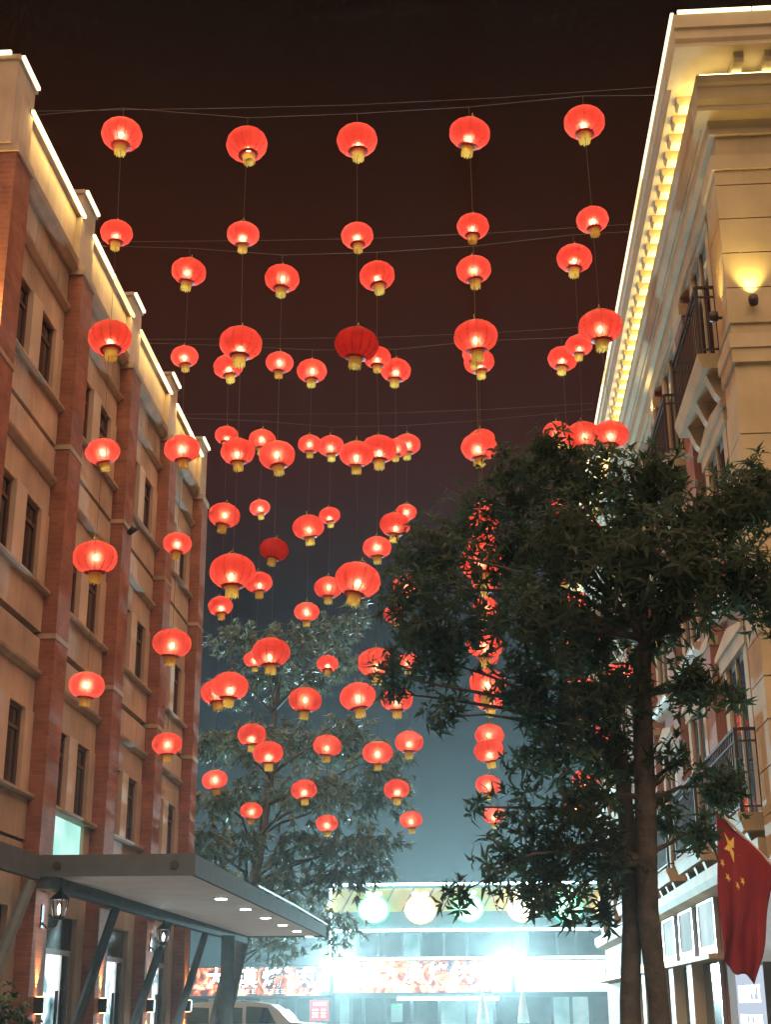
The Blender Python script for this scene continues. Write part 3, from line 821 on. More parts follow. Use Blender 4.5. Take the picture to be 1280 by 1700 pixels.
# ground floor: piers, doors and lit panes
edges = [-6.5, -5.9, -5.3, -4.3, -3.0, -1.7, -0.4, 0.9, 2.3, 3.6, 4.5, 5.4, 6.3, 7.4, 8.6, 10.0]
lit = {0: 'pane_bright', 1: 'pane_dim', 3: 'pane_dim', 5: 'pane_bright', 6: 'pane_bright', 9: 'pane_bright', 10: 'pane_bright'}
for q in range(len(edges) - 1):
    w = MB().box(edges[q], edges[q] + 0.16, 70.05, 70.28, 0.12, 2.0).build('shop_door', 'panel_dark', FB)
    B(edges[q] + 0.16, edges[q + 1], 70.20, 70.25, 0.12, 1.98).build('pane', lit.get(q, 'pane_dim'), w)
B(-6.6, 10.5, 69.95, 70.25, 1.98, 2.14).build('door_head', 'panel_dark', FB)
B(-3.6, 1.2, 69.80, 69.94, 1.86, 2.0).build('door_light', 'led_white', FB)

# round fruit-shaped light boxes
cols = ['green', 'yellow']
spots = [(-4.70, 5.99), (-2.44, 5.97), (-0.13, 6.01), (2.46, 6.02), (4.58, 5.98), (6.67, 6.03)]
ordn = ['leftmost', 'second from left', 'third from left', 'third from right', 'second from right', 'rightmost']
for q, (x, z) in enumerate(spots):
    c = cols[q % 2]
    t = thing('round_lightbox', f'round {c} lit box sign with leafy top, {ordn[q]} above the restaurant windows', 'sign', (x, 69.6, z), 'round light boxes on the restaurant')
    n = 28
    pts = []
    for k in range(n):
        a = 2 * math.pi * k / n
        r = 0.72 * (1.0 + 0.05 * math.cos(2 * a))
        pts.append((x + r * math.cos(a), z + r * 0.96 * math.sin(a)))
    MB().prism(pts, 'Y', 69.55, 69.80).build('box_rim', c + '_edge', t)
    MB().prism([(x + (u - x) * 0.93, z + (w - z) * 0.93) for u, w in pts], 'Y', 69.53, 69.548).build('lit_face', c + '_box', t)
    for sx in (-0.22, 0.22):
        lp = [(x + sx + 0.20 * math.cos(a) * (1 if sx > 0 else 1), z + 0.72 + 0.13 * math.sin(a) + sx * 0.1 * math.cos(a)) for a in [2 * math.pi * k / 12 for k in range(12)]]
        MB().prism(lp, 'Y', 69.54, 69.70).build('leaf', c + '_box', t)

def food_sign(label, x0, x1, z0, z1, y, face, chars, cs, letter, small=True):
    t = thing('sign_board', label, 'sign', ((x0 + x1) / 2, y, z0), 'signs across the end of the street')
    B(x0, x1, y, y + 0.25, z0, z1).build('board', 'panel_dark', t)
    B(x0 + 0.05, x1 - 0.05, y - 0.02, y - 0.001, z0 + 0.05, z1 - 0.05).build('lit_face', face, t)
    for ch, cx in chars:
        glyphs(ch, cs, letter, t, (cx, y - 0.05, z0 + 0.36 * (z1 - z0)), (R(90), 0, 0), 'character', 0.02, 0.012)
    if small:
        random.seed(int(x0 * 10))
        x = x0 + 0.3 * (x1 - x0)
        k = 0
        while x < x0 + 0.86 * (x1 - x0):
            g = MB()
            w = 0.20
            g.box(x, x + w, y - 0.05, y - 0.03, z0 + 0.14, z0 + 0.17).box(x, x + w, y - 0.051, y - 0.031, z0 + 0.30, z0 + 0.33)
            a = random.random() * 0.14
            g.box(x + a, x + a + 0.04, y - 0.052, y - 0.032, z0 + 0.12, z0 + 0.36).box(x + 0.01, x + w * 0.8, y - 0.049, y - 0.029, z0 + 0.22, z0 + 0.245)
            g.build('small_character', 'small_print', t)
            x += 0.27 if k % 5 != 4 else 0.6
            k += 1
    return t
s1 = food_sign('bright barbecue sign with white characters on fiery print in the middle of the restaurant', -6.62, 1.85, 2.16, 3.66, 69.5, 'fire_print',
               [('\u5927', -3.9), ('\u6f20', -2.85), ('\u70e4', -1.62), ('\u8089', -0.40)], 0.98, 'letter_white')
s2 = food_sign('mint coloured menu sign with a printed dish beside the barbecue sign', 1.95, 8.3, 2.16, 3.66, 69.5, 'mint_print', [], 0.9, 'letter_white')
def disc(cx, cz, rx, rz, y, n=20):
    return MB().prism([(cx + rx * math.cos(2 * math.pi * k / n), cz + rz * math.sin(2 * math.pi * k / n)) for k in range(n)], 'Y', y - 0.008, y)
disc(2.95, 2.85, 0.95, 0.55, 69.465).build('printed_bowl', 'plate', s2)
disc(2.95, 3.0, 0.70, 0.32, 69.455).build('printed_dish', 'meat', s2)
for q, (x, z, a, b) in enumerate(((6.9, 2.55, 0.5, 0.25), (7.6, 2.75, 0.55, 0.3), (6.5, 3.1, 0.3, 0.22), (7.8, 2.4, 0.45, 0.2))):
    disc(x, z, a, b, 69.465 - 0.012 * q).build('printed_vegetable', 'greens', s2)
disc(7.35, 3.1, 0.5, 0.36, 69.41).build('printed_dish', 'meat', s2)
s3 = food_sign('dimmer barbecue sign with white characters left of the restaurant, seen behind the canopy struts', -13.7, -6.75, 2.06, 3.42, 69.7, 'fire_print_dim',
               [('\u5927', -12.25), ('\u6f20', -10.75), ('\u70e4', -9.55), ('\u8089', -8.0)], 0.98, 'letter_white')
pr = random.Random(17)
for sg, x0, x1 in ((s1, -6.4, -4.3), (s1, 0.1, 1.7), (s3, -8.9, -6.9)):
    yy = 69.46 if sg is s1 else 69.66
    for q in range(9):
        cx, cz = pr.uniform(x0, x1), pr.uniform(2.45, 3.3)
        a = pr.uniform(0.12, 0.34)
        disc(cx, cz, a, a * pr.uniform(0.45, 0.9), yy - 0.009 * q, 12).build('printed_food', pr.choice(('meat', 'plate', 'food_pink', 'food_gold')), sg)
AB = thing('low_shop_building', 'low dark shop building left of the restaurant under the dimmer sign', 'building', (-12, 72, 0))
B(-24, -6.75, 70.3, 80, 0, 3.5).build('wall', 'panel_dark', AB)
for q in range(8):
    w = B(-13.6 + q * 0.85, -13.5 + q * 0.85, 70.1, 70.29, 0.12, 2.0).build('shop_door', 'panel_teal', AB)
    B(-13.5 + q * 0.85, -12.76 + q * 0.85, 70.2, 70.27, 0.12, 1.98).build('pane', 'pane_dim' if q % 3 else 'dark_door', w)
t = thing('poster', 'small red lit poster with white print left of the restaurant doors', 'poster', (-7.2, 69.4, 0.9))
B(-7.72, -6.78, 69.4, 69.5, 0.95, 1.92).build('board', 'panel_dark', t)
B(-7.69, -6.81, 69.38, 69.399, 0.98, 1.89).build('printed_face', 'poster_red', t)
for q in range(4):
    B(-7.55 + q * 0.17, -7.43 + q * 0.17, 69.36, 69.375, 1.64, 1.80).build('print_mark', 'small_print', t)
for q in range(3):
    B(-7.58, -7.30, 69.36, 69.375, 1.12 + q * 0.15, 1.20 + q * 0.15).build('print_mark', 'small_print', t)
    B(-7.18, -6.95, 69.36, 69.375, 1.12 + q * 0.15, 1.20 + q * 0.15).build('print_mark', 'small_print', t)
t = thing('poster', 'small pale green lit poster on the restaurant door glass', 'poster', (-3.65, 69.9, 0.9))
B(-3.9, -3.35, 69.88, 69.92, 0.9, 1.72).build('board', 'pane_bright', t)
B(-3.84, -3.41, 69.86, 69.875, 1.5, 1.62).build('print_mark', 'greens', t)
for q, (x, lab) in enumerate(((-6.45, 'glaring white floodlight at the left corner of the restaurant sign'), (1.55, 'glaring white floodlight above the joint between the two bright signs'))):
    t = thing('floodlight', lab, 'floodlight', (x, 69.2, 3.55), 'floodlights on the restaurant front')
    B(x - 0.20, x + 0.20, 69.12, 69.22, 3.38, 3.66).build('lamp_body', 'iron', t)
    B(x - 0.17, x + 0.17, 69.10, 69.119, 3.41, 3.63).build('lens', 'flood', t)
    MB().tube([(x, 69.22, 3.5), (x, 69.5, 3.5)], 0.03, 6).build('bracket', 'iron', t)
    lamp('SPOT', 'flood_beam', 34000, (0.55, 0.92, 1.0), (x, 69.05, 3.52), t, (R(-87), 0, 0), 0.15, spot_size=R(150), spot_blend=0.5)

# folded parasols in front of the doors
M['parasol'] = principled('grey_parasol_cloth', (0.20, 0.24, 0.26), 0.8, 0.2, 4.0, 0.1)
for q, (x, lab) in enumerate(((0.4, 'left folded parasol in front of the restaurant doors'), (2.2, 'right folded parasol in front of the restaurant doors'))):
    t = thing('parasol', lab, 'parasol', (x, 66, 0.12), 'folded parasols')
    MB().tube([(x, 66, 0.12), (x, 66, 2.25)], 0.03, 8).build('pole', 'steel', t)
    MB().lathe([(0.02, 2.2), (0.10, 1.9), (0.20, 1.2), (0.24, 0.9), (0.22, 0.86)], 16, (x, 66, 0), lambda a, z: 1 + 0.12 * math.cos(8 * a)).build('folded_canopy', 'parasol', t, True)
    MB().lathe([(0.0, 0.30), (0.06, 0.28), (0.28, 0.20), (0.30, 0.12)], 16, (x, 66, 0)).build('base', 'iron', t)

# ------------------------------------------------------------------ pale van parked at the far end of the canopy (only its roof is in view)
M['van_paint'] = principled('pale_van_paint', (0.42, 0.44, 0.45), 0.3, 0.05, 2.0, 0.0, spec=0.5)
M['tyre'] = principled('tyre_rubber', (0.02, 0.02, 0.02), 0.8, 0.1, 10, 0.1)
VX, VY = -6.1, 40.0
V = thing('parked_van', 'pale van whose rounded roof shows behind the canopy post at the bottom left', 'van', (VX, VY, 0.12))
side = [(-2.25, 0.35), (2.2, 0.35), (2.25, 0.75), (2.15, 0.98), (1.25, 1.08), (0.95, 1.36), (0.70, 1.52), (0.2, 1.60), (-0.8, 1.61), (-1.6, 1.56), (-2.05, 1.42), (-2.25, 1.0)]
MB().prism([(VX + u, w + 0.12) for u, w in side], 'Y', VY - 0.85, VY + 0.85).build('body', 'van_paint', V)
for sy in (-1, 1):
    yy = VY + sy * 0.855
    for u0, u1 in ((0.05, 0.85), (-0.85, -0.05), (-1.85, -0.95)):
        MB().prism([(VX + u0, 1.16), (VX + u1, 1.16), (VX + u1 - (0.22 if u1 > 0.5 else 0), 1.56), (VX + u0, 1.60)], 'Y', yy - 0.006, yy + 0.006).build('side_window', 'glass', V)
    for u in (-1.4, 1.4):
        w = MB().tube([(VX + u, yy - sy * 0.16, 0.44), (VX + u, yy + sy * 0.01, 0.44)], 0.32, 20).build('wheel', 'tyre', V)
        MB().tube([(VX + u, yy + sy * 0.005, 0.44), (VX + u, yy + sy * 0.025, 0.44)], 0.18, 14).build('rim', 'chrome', w)
MB().quad((VX + 1.30, VY - 0.75, 1.22), (VX + 1.30, VY + 0.75, 1.22), (VX + 0.98, VY + 0.72, 1.52), (VX + 0.98, VY - 0.72, 1.52)).build('windscreen', 'glass', V)
for sy in (-0.6, 0.6):
    B(VX + 2.2, VX + 2.38, VY + sy - 0.15, VY + sy + 0.15, 0.80, 0.95).build('headlight', 'chrome', V)

# ------------------------------------------------------------------ trees
def leaf_geo(out_v, out_f, pos, rot, ln, wd, fold, droop):
    """one pointed leaf: two halves folded along the midrib, tip bent down"""
    pts = [(0, 0, 0), (ln * 0.45, wd * 0.5, fold), (ln * 0.5, 0, 0), (ln * 0.45, -wd * 0.5, fold), (ln, 0, -droop)]
    i = len(out_v)
    for p in pts:
        out_v.append(tuple(rot @ Vector(p) + pos))
    out_f += [(i, i + 2, i + 1), (i, i + 3, i + 2), (i + 1, i + 2, i + 4), (i + 2, i + 3, i + 4)]

def whorl(out_v, out_f, pos, axis, n, ln, wd, spread, rng, droop=0.05):
    q = Vector((0, 0, 1)).rotation_difference(axis.normalized()).to_matrix()
    a0 = rng.random() * 6.28
    for k in range(n):
        a = a0 + 2 * math.pi * k / n + rng.uniform(-0.25, 0.25)
        el = spread + rng.uniform(-0.45, 0.45)
        m = q @ Matrix.Rotation(a, 3, 'Z') @ Matrix.Rotation(-el, 3, 'Y')
        s = rng.uniform(0.6, 1.2)
        leaf_geo(out_v, out_f, pos, m, ln * s, wd * s, wd * 0.18, droop * s)

def branch_path(a, b, rng, sag=0.1, n=4):
    a, b = Vector(a), Vector(b)
    out = []
    for k in range(n + 1):
        t = k / n
        p = a.lerp(b, t)
        p.z += sag * math.sin(math.pi * t) * (b - a).length
        if 0 < k < n:
            p += Vector((rng.uniform(-1, 1), rng.uniform(-1, 1), rng.uniform(-0.5, 0.5))) * 0.05 * (b - a).length
        out.append(p)
    return out

NEAR = [(-0.27, 12.6, 5.59, 0.42), (-0.52, 12.4, 5.15, 0.26), (0.14, 12.8, 6.01, 0.43), (0.55, 12.6, 6.3, 0.43), (0.86, 12.3, 6.51, 0.25), (1.12, 12.5, 6.25, 0.48), (1.57, 12.2, 5.94, 0.47), (1.83, 12.0, 6.07, 0.26), (2.03, 11.8, 5.5, 0.4), (2.44, 11.9, 5.75, 0.4), (2.76, 12.0, 5.9, 0.35), (-0.38, 12.2, 4.73, 0.34), (0.0, 12.0, 5.05, 0.45), (0.54, 12.9, 5.67, 0.55), (0.98, 12.0, 5.43, 0.52), (1.46, 11.6, 5.12, 0.5), (1.94, 11.5, 4.92, 0.44), (2.42, 11.6, 4.99, 0.38), (2.7, 11.8, 4.83, 0.33), (-0.18, 12.5, 4.52, 0.35), (-0.69, 12.3, 4.37, 0.17), (-0.62, 12.4, 4.22, 0.14), (0.67, 11.7, 4.68, 0.47), (1.15, 12.6, 4.68, 0.47), (-0.16, 12.2, 3.96, 0.2), (0.56, 12.1, 4.14, 0.34), (0.95, 11.8, 3.91, 0.43), (1.3, 12.5, 3.67, 0.37), (0.68, 12.4, 3.61, 0.39), (0.96, 11.8, 3.15, 0.43), (0.57, 12.2, 3.01, 0.38), (0.25, 12.0, 2.65, 0.29), (0.83, 12.5, 2.74, 0.44), (1.13, 11.9, 2.63, 0.29), (-0.11, 12.1, 2.44, 0.16), (0.45, 12.3, 2.42, 0.24), (0.72, 11.8, 2.31, 0.21), (1.09, 12.2, 2.31, 0.19), (1.89, 11.6, 4.06, 0.27), (2.23, 11.5, 3.95, 0.12), (2.14, 12.3, 3.31, 0.28), (1.75, 12.0, 3.52, 0.17), (1.68, 12.4, 3.18, 0.2), (1.87, 12.1, 2.93, 0.17), (0.11, 12.2, 3.17, 0.12), (0.22, 12.4, 4.88, 0.26), (0.05, 12.1, 4.64, 0.25), (0.31, 12.6, 4.19, 0.13), (1.33, 12.0, 4.1, 0.33), (1.71, 12.2, 4.74, 0.31), (0.64, 12.9, 2.67, 0.34)]
def near_tree():
    rng = random.Random(11)
    t = thing('street_tree', 'big dark broad leaved tree with twin trunks in front of the cream building', 'tree', (1.4, 12.2, 0.12))
    MB().tube([(1.25, 12.2, 0.0), (1.26, 12.2, 0.9), (1.28, 12.2, 1.6), (1.34, 12.25, 2.2), (1.36, 12.3, 2.9), (1.34, 12.35, 3.6)], [0.13, 0.10, 0.086, 0.082, 0.078, 0.06], 10).build('trunk', 'bark', t, True)
    MB().tube([(1.50, 12.2, 0.0), (1.51, 12.18, 0.9), (1.50, 12.15, 1.6), (1.46, 12.1, 2.3), (1.50, 12.1, 3.2), (1.53, 12.1, 4.1), (1.60, 12.1, 4.7)], [0.13, 0.10, 0.088, 0.09, 0.092, 0.085, 0.05], 10).build('trunk', 'bark', t, True)
    stems = [(1.36, 12.3, 2.9), (1.34, 12.35, 3.6), (1.48, 12.1, 2.7), (1.50, 12.1, 3.2), (1.53, 12.1, 4.1), (1.58, 12.1, 4.6)]
    V, F = [], []
    big = []
    for (x, y, z, r) in NEAR:
        c = Vector((x, y, z))
        s = min(stems, key=lambda p: (Vector(p) - c).length + (0.8 if p[2] > z + 0.2 else 0))
        L = (Vector(s) - c).length
        if L > 0.25:
            MB().tube(branch_path(s, c, rng, 0.08), [0.022 + 0.02 * min(1, L / 2), 0.024, 0.018, 0.013, 0.007], 6).build('branch', 'bark', t, True)
        n = max(7, int(r * r * 720 * (0.40 if (-0.1 < x < 0.36 and z < 6.2) else 0.66 if z < 3.9 and x < 1.3 else 1.0)))
        for k in range(n):
            d = Vector((rng.gauss(0, 1), rng.gauss(0, 1), rng.gauss(0, 1))).normalized()
            p = c + d * r * rng.uniform(0.2, 1.08)
            ax = (d + Vector((0, 0, rng.uniform(-0.3, 0.9)))).normalized()
            if len(big) < 2000 and rng.random() < 0.16:
                big.append((p, ax))
            else:
                whorl(V, F, p, ax, rng.choice((5, 6, 7, 8)), rng.uniform(0.10, 0.165), 0.036, rng.uniform(0.0, 1.1), rng)
    me = bpy.data.meshes.new('foliage')
    me.from_pydata(V, [], F)
    me.materials.append(M['leaf'])
    me.transform(Matrix.Translation((-1.4, -12.2, -0.12)))
    o = bpy.data.objects.new('foliage', me)
    C.objects.link(o)
    o.parent = t
    o['kind'] = 'stuff'
    shapes = []
    for k in range(4):
        v, f = [], []
        whorl(v, f, Vector((0, 0, 0)), Vector((0, 0, 1)), 6 + k % 2, 0.17, 0.041, 0.25 + 0.25 * k, rng, 0.08)
        m = bpy.data.meshes.new('leaf_whorl')
        m.from_pydata(v, [], f)
        m.materials.append(M['leaf'])
        shapes.append(m)
    rng.shuffle(big)
    big.sort(key=lambda e: e[0].y)
    for p, ax in big[:280]:
        e = Vector((0, 0, 1)).rotation_difference(ax).to_euler()
        inst('leaf_whorl', rng.choice(shapes), t, tuple(p - Vector((1.4, 12.2, 0.12))), e)
near_tree()

def far_tree(label, base, clumps, seed, trunk_top, dens=120, ln=0.30, wd=0.058, mat='leaf_far', group='trees beyond the left building'):
    rng = random.Random(seed)
    t = thing('street_tree', label, 'tree', base, group)
    b = Vector(base)
    top = Vector(trunk_top)
    mid = b.lerp(top, 0.5) + Vector((0.2, 0, 0))
    MB().tube([b, b.lerp(mid, 0.5), mid, top], [0.22, 0.15, 0.11, 0.05], 8).build('trunk', 'bark', t, True)
    V, F = [], []
    for (x, y, z, r) in clumps:
        c = Vector((x, y, z))
        s = b.lerp(top, max(0.35, min(1.0, (z - 1.0 - b.z) / (top.z - b.z))))
        MB().tube(branch_path(s, c, rng, 0.06), [0.05, 0.04, 0.03, 0.02, 0.012], 5).build('branch', 'bark', t, True)
        n = int(r * r * dens) + 6
        for k in range(n):
            d = Vector((rng.gauss(0, 1), rng.gauss(0, 1), rng.gauss(0, 1))).normalized()
            p = c + Vector((d.x * 1.1, d.y, d.z * 0.85)) * r * rng.uniform(0.25, 1.08)
            ax = (Vector((d.x * 0.6, d.y * 0.6, -0.75)) + Vector((rng.uniform(-0.3, 0.3), rng.uniform(-0.3, 0.3), 0))).normalized()
            whorl(V, F, p, ax, rng.choice((8, 9, 10)), ln, wd, 1.05, rng, 0.06)
    me = bpy.data.meshes.new('crown')
    me.from_pydata(V, [], F)
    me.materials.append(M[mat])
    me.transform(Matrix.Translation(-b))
    o = bpy.data.objects.new('crown', me)
    C.objects.link(o)
    o.parent = t
    o['kind'] = 'stuff'
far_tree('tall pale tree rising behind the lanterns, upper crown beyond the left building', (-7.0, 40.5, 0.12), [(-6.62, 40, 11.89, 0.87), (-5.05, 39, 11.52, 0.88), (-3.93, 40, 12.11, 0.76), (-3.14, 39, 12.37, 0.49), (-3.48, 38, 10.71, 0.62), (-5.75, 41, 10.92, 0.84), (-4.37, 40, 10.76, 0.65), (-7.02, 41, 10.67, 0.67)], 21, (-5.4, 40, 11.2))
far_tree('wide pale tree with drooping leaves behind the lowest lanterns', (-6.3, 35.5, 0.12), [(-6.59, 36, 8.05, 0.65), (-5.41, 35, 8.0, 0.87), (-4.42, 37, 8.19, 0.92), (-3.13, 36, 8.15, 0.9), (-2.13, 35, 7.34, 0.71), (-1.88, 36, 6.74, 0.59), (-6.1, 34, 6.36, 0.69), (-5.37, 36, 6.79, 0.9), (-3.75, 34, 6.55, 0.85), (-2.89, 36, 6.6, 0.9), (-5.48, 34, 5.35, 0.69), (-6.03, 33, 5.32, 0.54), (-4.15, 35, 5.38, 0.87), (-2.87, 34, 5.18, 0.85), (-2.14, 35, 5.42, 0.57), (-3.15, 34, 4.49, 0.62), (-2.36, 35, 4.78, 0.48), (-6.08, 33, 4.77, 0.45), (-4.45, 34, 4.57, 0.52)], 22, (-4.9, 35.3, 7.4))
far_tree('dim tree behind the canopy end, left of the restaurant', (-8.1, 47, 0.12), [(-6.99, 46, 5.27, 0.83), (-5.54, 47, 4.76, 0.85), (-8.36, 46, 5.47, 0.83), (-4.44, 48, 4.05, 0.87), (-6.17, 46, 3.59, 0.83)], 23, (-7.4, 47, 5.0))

# shrub at the bottom left
rng = random.Random(5)
t = thing('potted_shrub', 'dark leafy shrub in a pot at the bottom left corner', 'shrub', (-5.05, 15.6, 0.12))
MB().lathe([(0.0, 0.0), (0.24, 0.0), (0.30, 0.45), (0.33, 0.47), (0.33, 0.52), (0.28, 0.52), (0.27, 0.46), (0.0, 0.45)], 20, (-5.05, 15.6, 0.12)).build('pot', 'stone_trim', t, True)
V_, F_ = [], []
for k in range(170):
    d = Vector((rng.gauss(0, 1), rng.gauss(0, 1), rng.gauss(0, 1))).normalized()
    p = Vector((-5.05, 15.6, 1.28)) + Vector((d.x * 0.42, d.y * 0.42, d.z * 0.55)) * rng.uniform(0.3, 1.05)
    whorl(V_, F_, p, (d + Vector((0, 0, 0.4))).normalized(), 6, 0.11, 0.045, 0.5, rng)
me = bpy.data.meshes.new('foliage')
me.from_pydata(V_, [], F_)
me.materials.append(M['leaf_shrub'])
me.transform(Matrix.Translation((5.05, -15.6, -0.12)))
o = bpy.data.objects.new('foliage', me)
C.objects.link(o)
o.parent = t
o['kind'] = 'stuff'
for k in range(5):
    a = k * 1.26
    MB().tube([(-5.05, 15.6, 0.57), (-5.05 + 0.2 * math.cos(a), 15.6 + 0.2 * math.sin(a), 1.3)], [0.02, 0.008], 5).build('stem', 'bark', t)

# ------------------------------------------------------------------ flag on the cream building
M['flag_red'] = principled('red_flag_cloth', (0.25, 0.016, 0.018), 0.75, 0.1, 6.0, 0.05)
M['flag_yellow'] = principled('yellow_flag_star', (0.85, 0.62, 0.12), 0.7, 0.05, 6.0, 0.0)
M['pole_white'] = principled('white_flag_pole', (0.62, 0.60, 0.56), 0.4, 0.05, 6.0, 0.0)
TIP, FOOT = Vector((2.44, 14.20, 3.40)), Vector((3.42, 14.96, 2.55))
FT = thing('flag', 'red flag with yellow stars hanging from a slanted white pole at the right', 'flag', tuple(FOOT))
MB().tube([FOOT, TIP], [0.020, 0.016], 8).build('pole', 'pole_white', FT, True)
MB().tube([FOOT + Vector((0.0, 0.06, -0.02)), FOOT + Vector((-0.06, -0.03, 0.04))], 0.045, 10).build('socket', 'iron', FT)
pd = (FOOT - TIP).normalized()
def cloth(u, v):
    """u along the hoist from the tip (0..0.96), v down the fly (0..1.44)"""
    s = v / 1.44
    p = TIP + pd * (0.02 + u)
    x = TIP.x + (p.x - TIP.x) * (1 - 0.38 * s) - 0.05 * s
    y = p.y + 0.022 * (0.3 + s) * math.sin(u * 34 + v * 2.2) + 0.10 * s * math.sin(u * 13 + 0.6) + 0.03 * math.sin(u * 7 + v * 4)
    z = p.z - v * (1.0 - 0.22 * (u / 0.96)) + 0.03 * math.sin(u * 13) * s
    x += 0.025 * s * math.sin(v * 6 + u * 9)
    return Vector((x, y, z))
g = MB()
NU, NV = 26, 34
for j in range(NV + 1):
    for i in range(NU + 1):
        g.v.append(tuple(cloth(0.96 * i / NU, 1.44 * j / NV)))
for j in range(NV):
    for i in range(NU):
        a = j * (NU + 1) + i
        g.f.append((a, a + 1, a + NU + 2, a + NU + 1))
fo = g.build('cloth', 'flag_red', FT, True)
sm = fo.modifiers.new('thickness', 'SOLIDIFY')
sm.thickness = 0.004
sm.offset = 0
def star(cu, cv, r, a0):
    g = MB()
    for side in (-1, 1):
        base = len(g.v)
        ring = []
        for k in range(10):
            rr = r if k % 2 == 0 else r * 0.382
            a = a0 + k * math.pi / 5
            u, v = max(0.01, cu + rr * math.sin(a)), cv - rr * math.cos(a)
            ring.append(cloth(u, max(0.005, v)) + Vector((0, side * 0.006, 0)))
        g.v.append(tuple(cloth(cu, cv) + Vector((0, side * 0.006, 0))))
        g.v += [tuple(p) for p in ring]
        for k in range(10):
            g.f.append((base, base + 1 + k, base + 1 + (k + 1) % 10))
    g.build('star', 'flag_yellow', FT)
star(0.24, 0.24, 0.144, R(90))
for cu, cv in ((0.096, 0.48), (0.192, 0.576), (0.336, 0.576), (0.432, 0.48)):
    star(cu, cv, 0.048, 0.3)

# ------------------------------------------------------------------ lanterns
LANTERNS = {
    'A': [
        (15.747, [(-4.431, 12.616), (-4.411, 11.103), (-4.405, 9.583), (-4.4, 8.025), (-4.408, 6.654), (-4.403, 5.097)]),
        (15.786, [(-2.737, 12.409), (-2.748, 11.041), (-2.732, 9.467), (-2.724, 7.991), (-2.743, 6.453), (-2.727, 5.067)]),
        (15.82, [(-1.264, 12.429), (-1.26, 10.978), (-1.265, 9.42), (-1.262, 7.93), (-1.246, 6.324), (-1.244, 4.923)]),
        (15.854, [(0.236, 12.486), (0.243, 11.075), (0.236, 9.491), (0.225, 7.996), (0.24, 6.525), (0.255, 5.063)]),
        (15.891, [(1.762, 12.614), (1.788, 11.132), (1.806, 9.596), (1.854, 8.129), (1.805, 6.617), (1.805, 5.117)]),
    ],
    'B': [
        (19.222, [(-4.189, 12.47), (-4.192, 10.995), (-4.165, 9.461), (-4.168, 7.968), (-4.179, 6.469), (-4.18, 5.029)]),
        (19.255, [(-2.714, 12.308), (-2.722, 10.859), (-2.731, 9.331), (-2.741, 7.851), (-2.756, 6.317), (-2.762, 4.887)]),
        (19.29, [(-1.223, 12.319), (-1.228, 10.913), (-1.206, 9.397), (-1.238, 7.858), (-1.252, 6.147), (-1.239, 4.874)]),
        (19.325, [(0.287, 12.387), (0.285, 10.927), (0.291, 9.397), (0.291, 7.897), (0.291, 6.397), (0.3, 4.885)]),
        (19.361, [(1.862, 12.548), (1.854, 11.042), (1.836, 9.553), (1.85, 8.047), (1.85, 6.547), (1.85, 5.047)]),
    ],
    'C': [
        (22.684, [(-4.139, 12.47), (-4.124, 11.123), (-4.117, 9.621), (-4.128, 7.99), (-4.134, 6.506), (-4.122, 5.057)]),
        (22.718, [(-2.624, 12.346), (-2.641, 10.925), (-2.65, 9.38), (-2.656, 7.866), (-2.66, 6.355), (-2.661, 4.883)]),
        (22.753, [(-1.114, 12.324), (-1.125, 10.82), (-1.147, 9.398), (-1.149, 7.807), (-1.139, 6.346), (-1.158, 4.871)]),
        (22.787, [(0.386, 12.457), (0.369, 10.907), (0.369, 9.407), (0.369, 7.907), (0.399, 6.346), (0.327, 4.928)]),
        (22.822, [(1.886, 12.487), (1.886, 10.987), (1.886, 9.487), (1.886, 7.987), (1.886, 6.487), (1.886, 4.987)]),
    ],
    'D': [
        (26.122, [(-4.016, 12.451), (-4.029, 10.987), (-4.014, 9.428), (-4.057, 7.893), (-4.064, 6.424), (-4.037, 5.007)]),
        (26.155, [(-2.615, 12.29), (-2.627, 10.8), (-2.638, 9.301), (-2.641, 7.778), (-2.63, 6.202), (-2.628, 4.767)]),
        (26.19, [(-1.063, 12.293), (-1.093, 10.844), (-1.106, 9.303), (-1.083, 7.8), (-1.087, 6.252), (-1.069, 4.813)]),
        (26.226, [(0.443, 12.372), (0.443, 10.872), (0.443, 9.372), (0.443, 7.872), (0.427, 6.359), (0.46, 4.886)]),
        (26.261, [(1.97, 12.5), (1.97, 11.0), (1.97, 9.5), (1.97, 8.0), (1.97, 6.5), (1.97, 5.0)]),
    ],
}
RL = 0.276
def shell_profile():
    out = []
    for k in range(15):
        a = -1.0 + 2.0 * k / 14
        th = a * math.acos(0.37)
        out.append((RL * max(0.36, math.cos(th) ** 0.80), RL * 0.66 * math.sin(th) / math.sin(math.acos(0.37))))
    return out
prof = shell_profile()
NP = 14
PARTS = {}
PARTS['shell'] = MB().lathe(prof, 64, (0, 0, 0), lambda a, z: 1.0 - 0.022 * abs(math.sin(NP * a / 2)) * (1 if abs(z) < 0.17 else 0.3)).mesh('shell', 'shell', smooth=True)
rb = MB()
for k in range(NP):
    a = 2 * math.pi * k / NP
    rb.tube([(r * 0.985 * math.cos(a), r * 0.985 * math.sin(a), z) for r, z in prof[::2]], 0.006, 3, False)
PARTS['rib'] = rb.mesh('rib', 'rib')
zt, zb = prof[-1][1], prof[0][1]
rt = prof[-1][0]
PARTS['top_cap'] = MB().lathe([(rt + 0.003, zt - 0.006), (rt + 0.005, zt + 0.006), (rt * 0.8, zt + 0.016), (rt * 0.72, zt + 0.012)], 20).tube([(-rt, 0, zt + 0.005), (rt, 0, zt + 0.005)], 0.004, 5).mesh('top_cap', 'gold')
PARTS['hook'] = MB().tube([(-rt * 0.9, 0, zt + 0.005), (0, 0, zt + 0.085), (rt * 0.9, 0, zt + 0.005)], 0.003, 5).tube([(0, 0, zt + 0.08), (0, 0, zt + 0.11)], 0.005, 5).mesh('hook', 'gold')
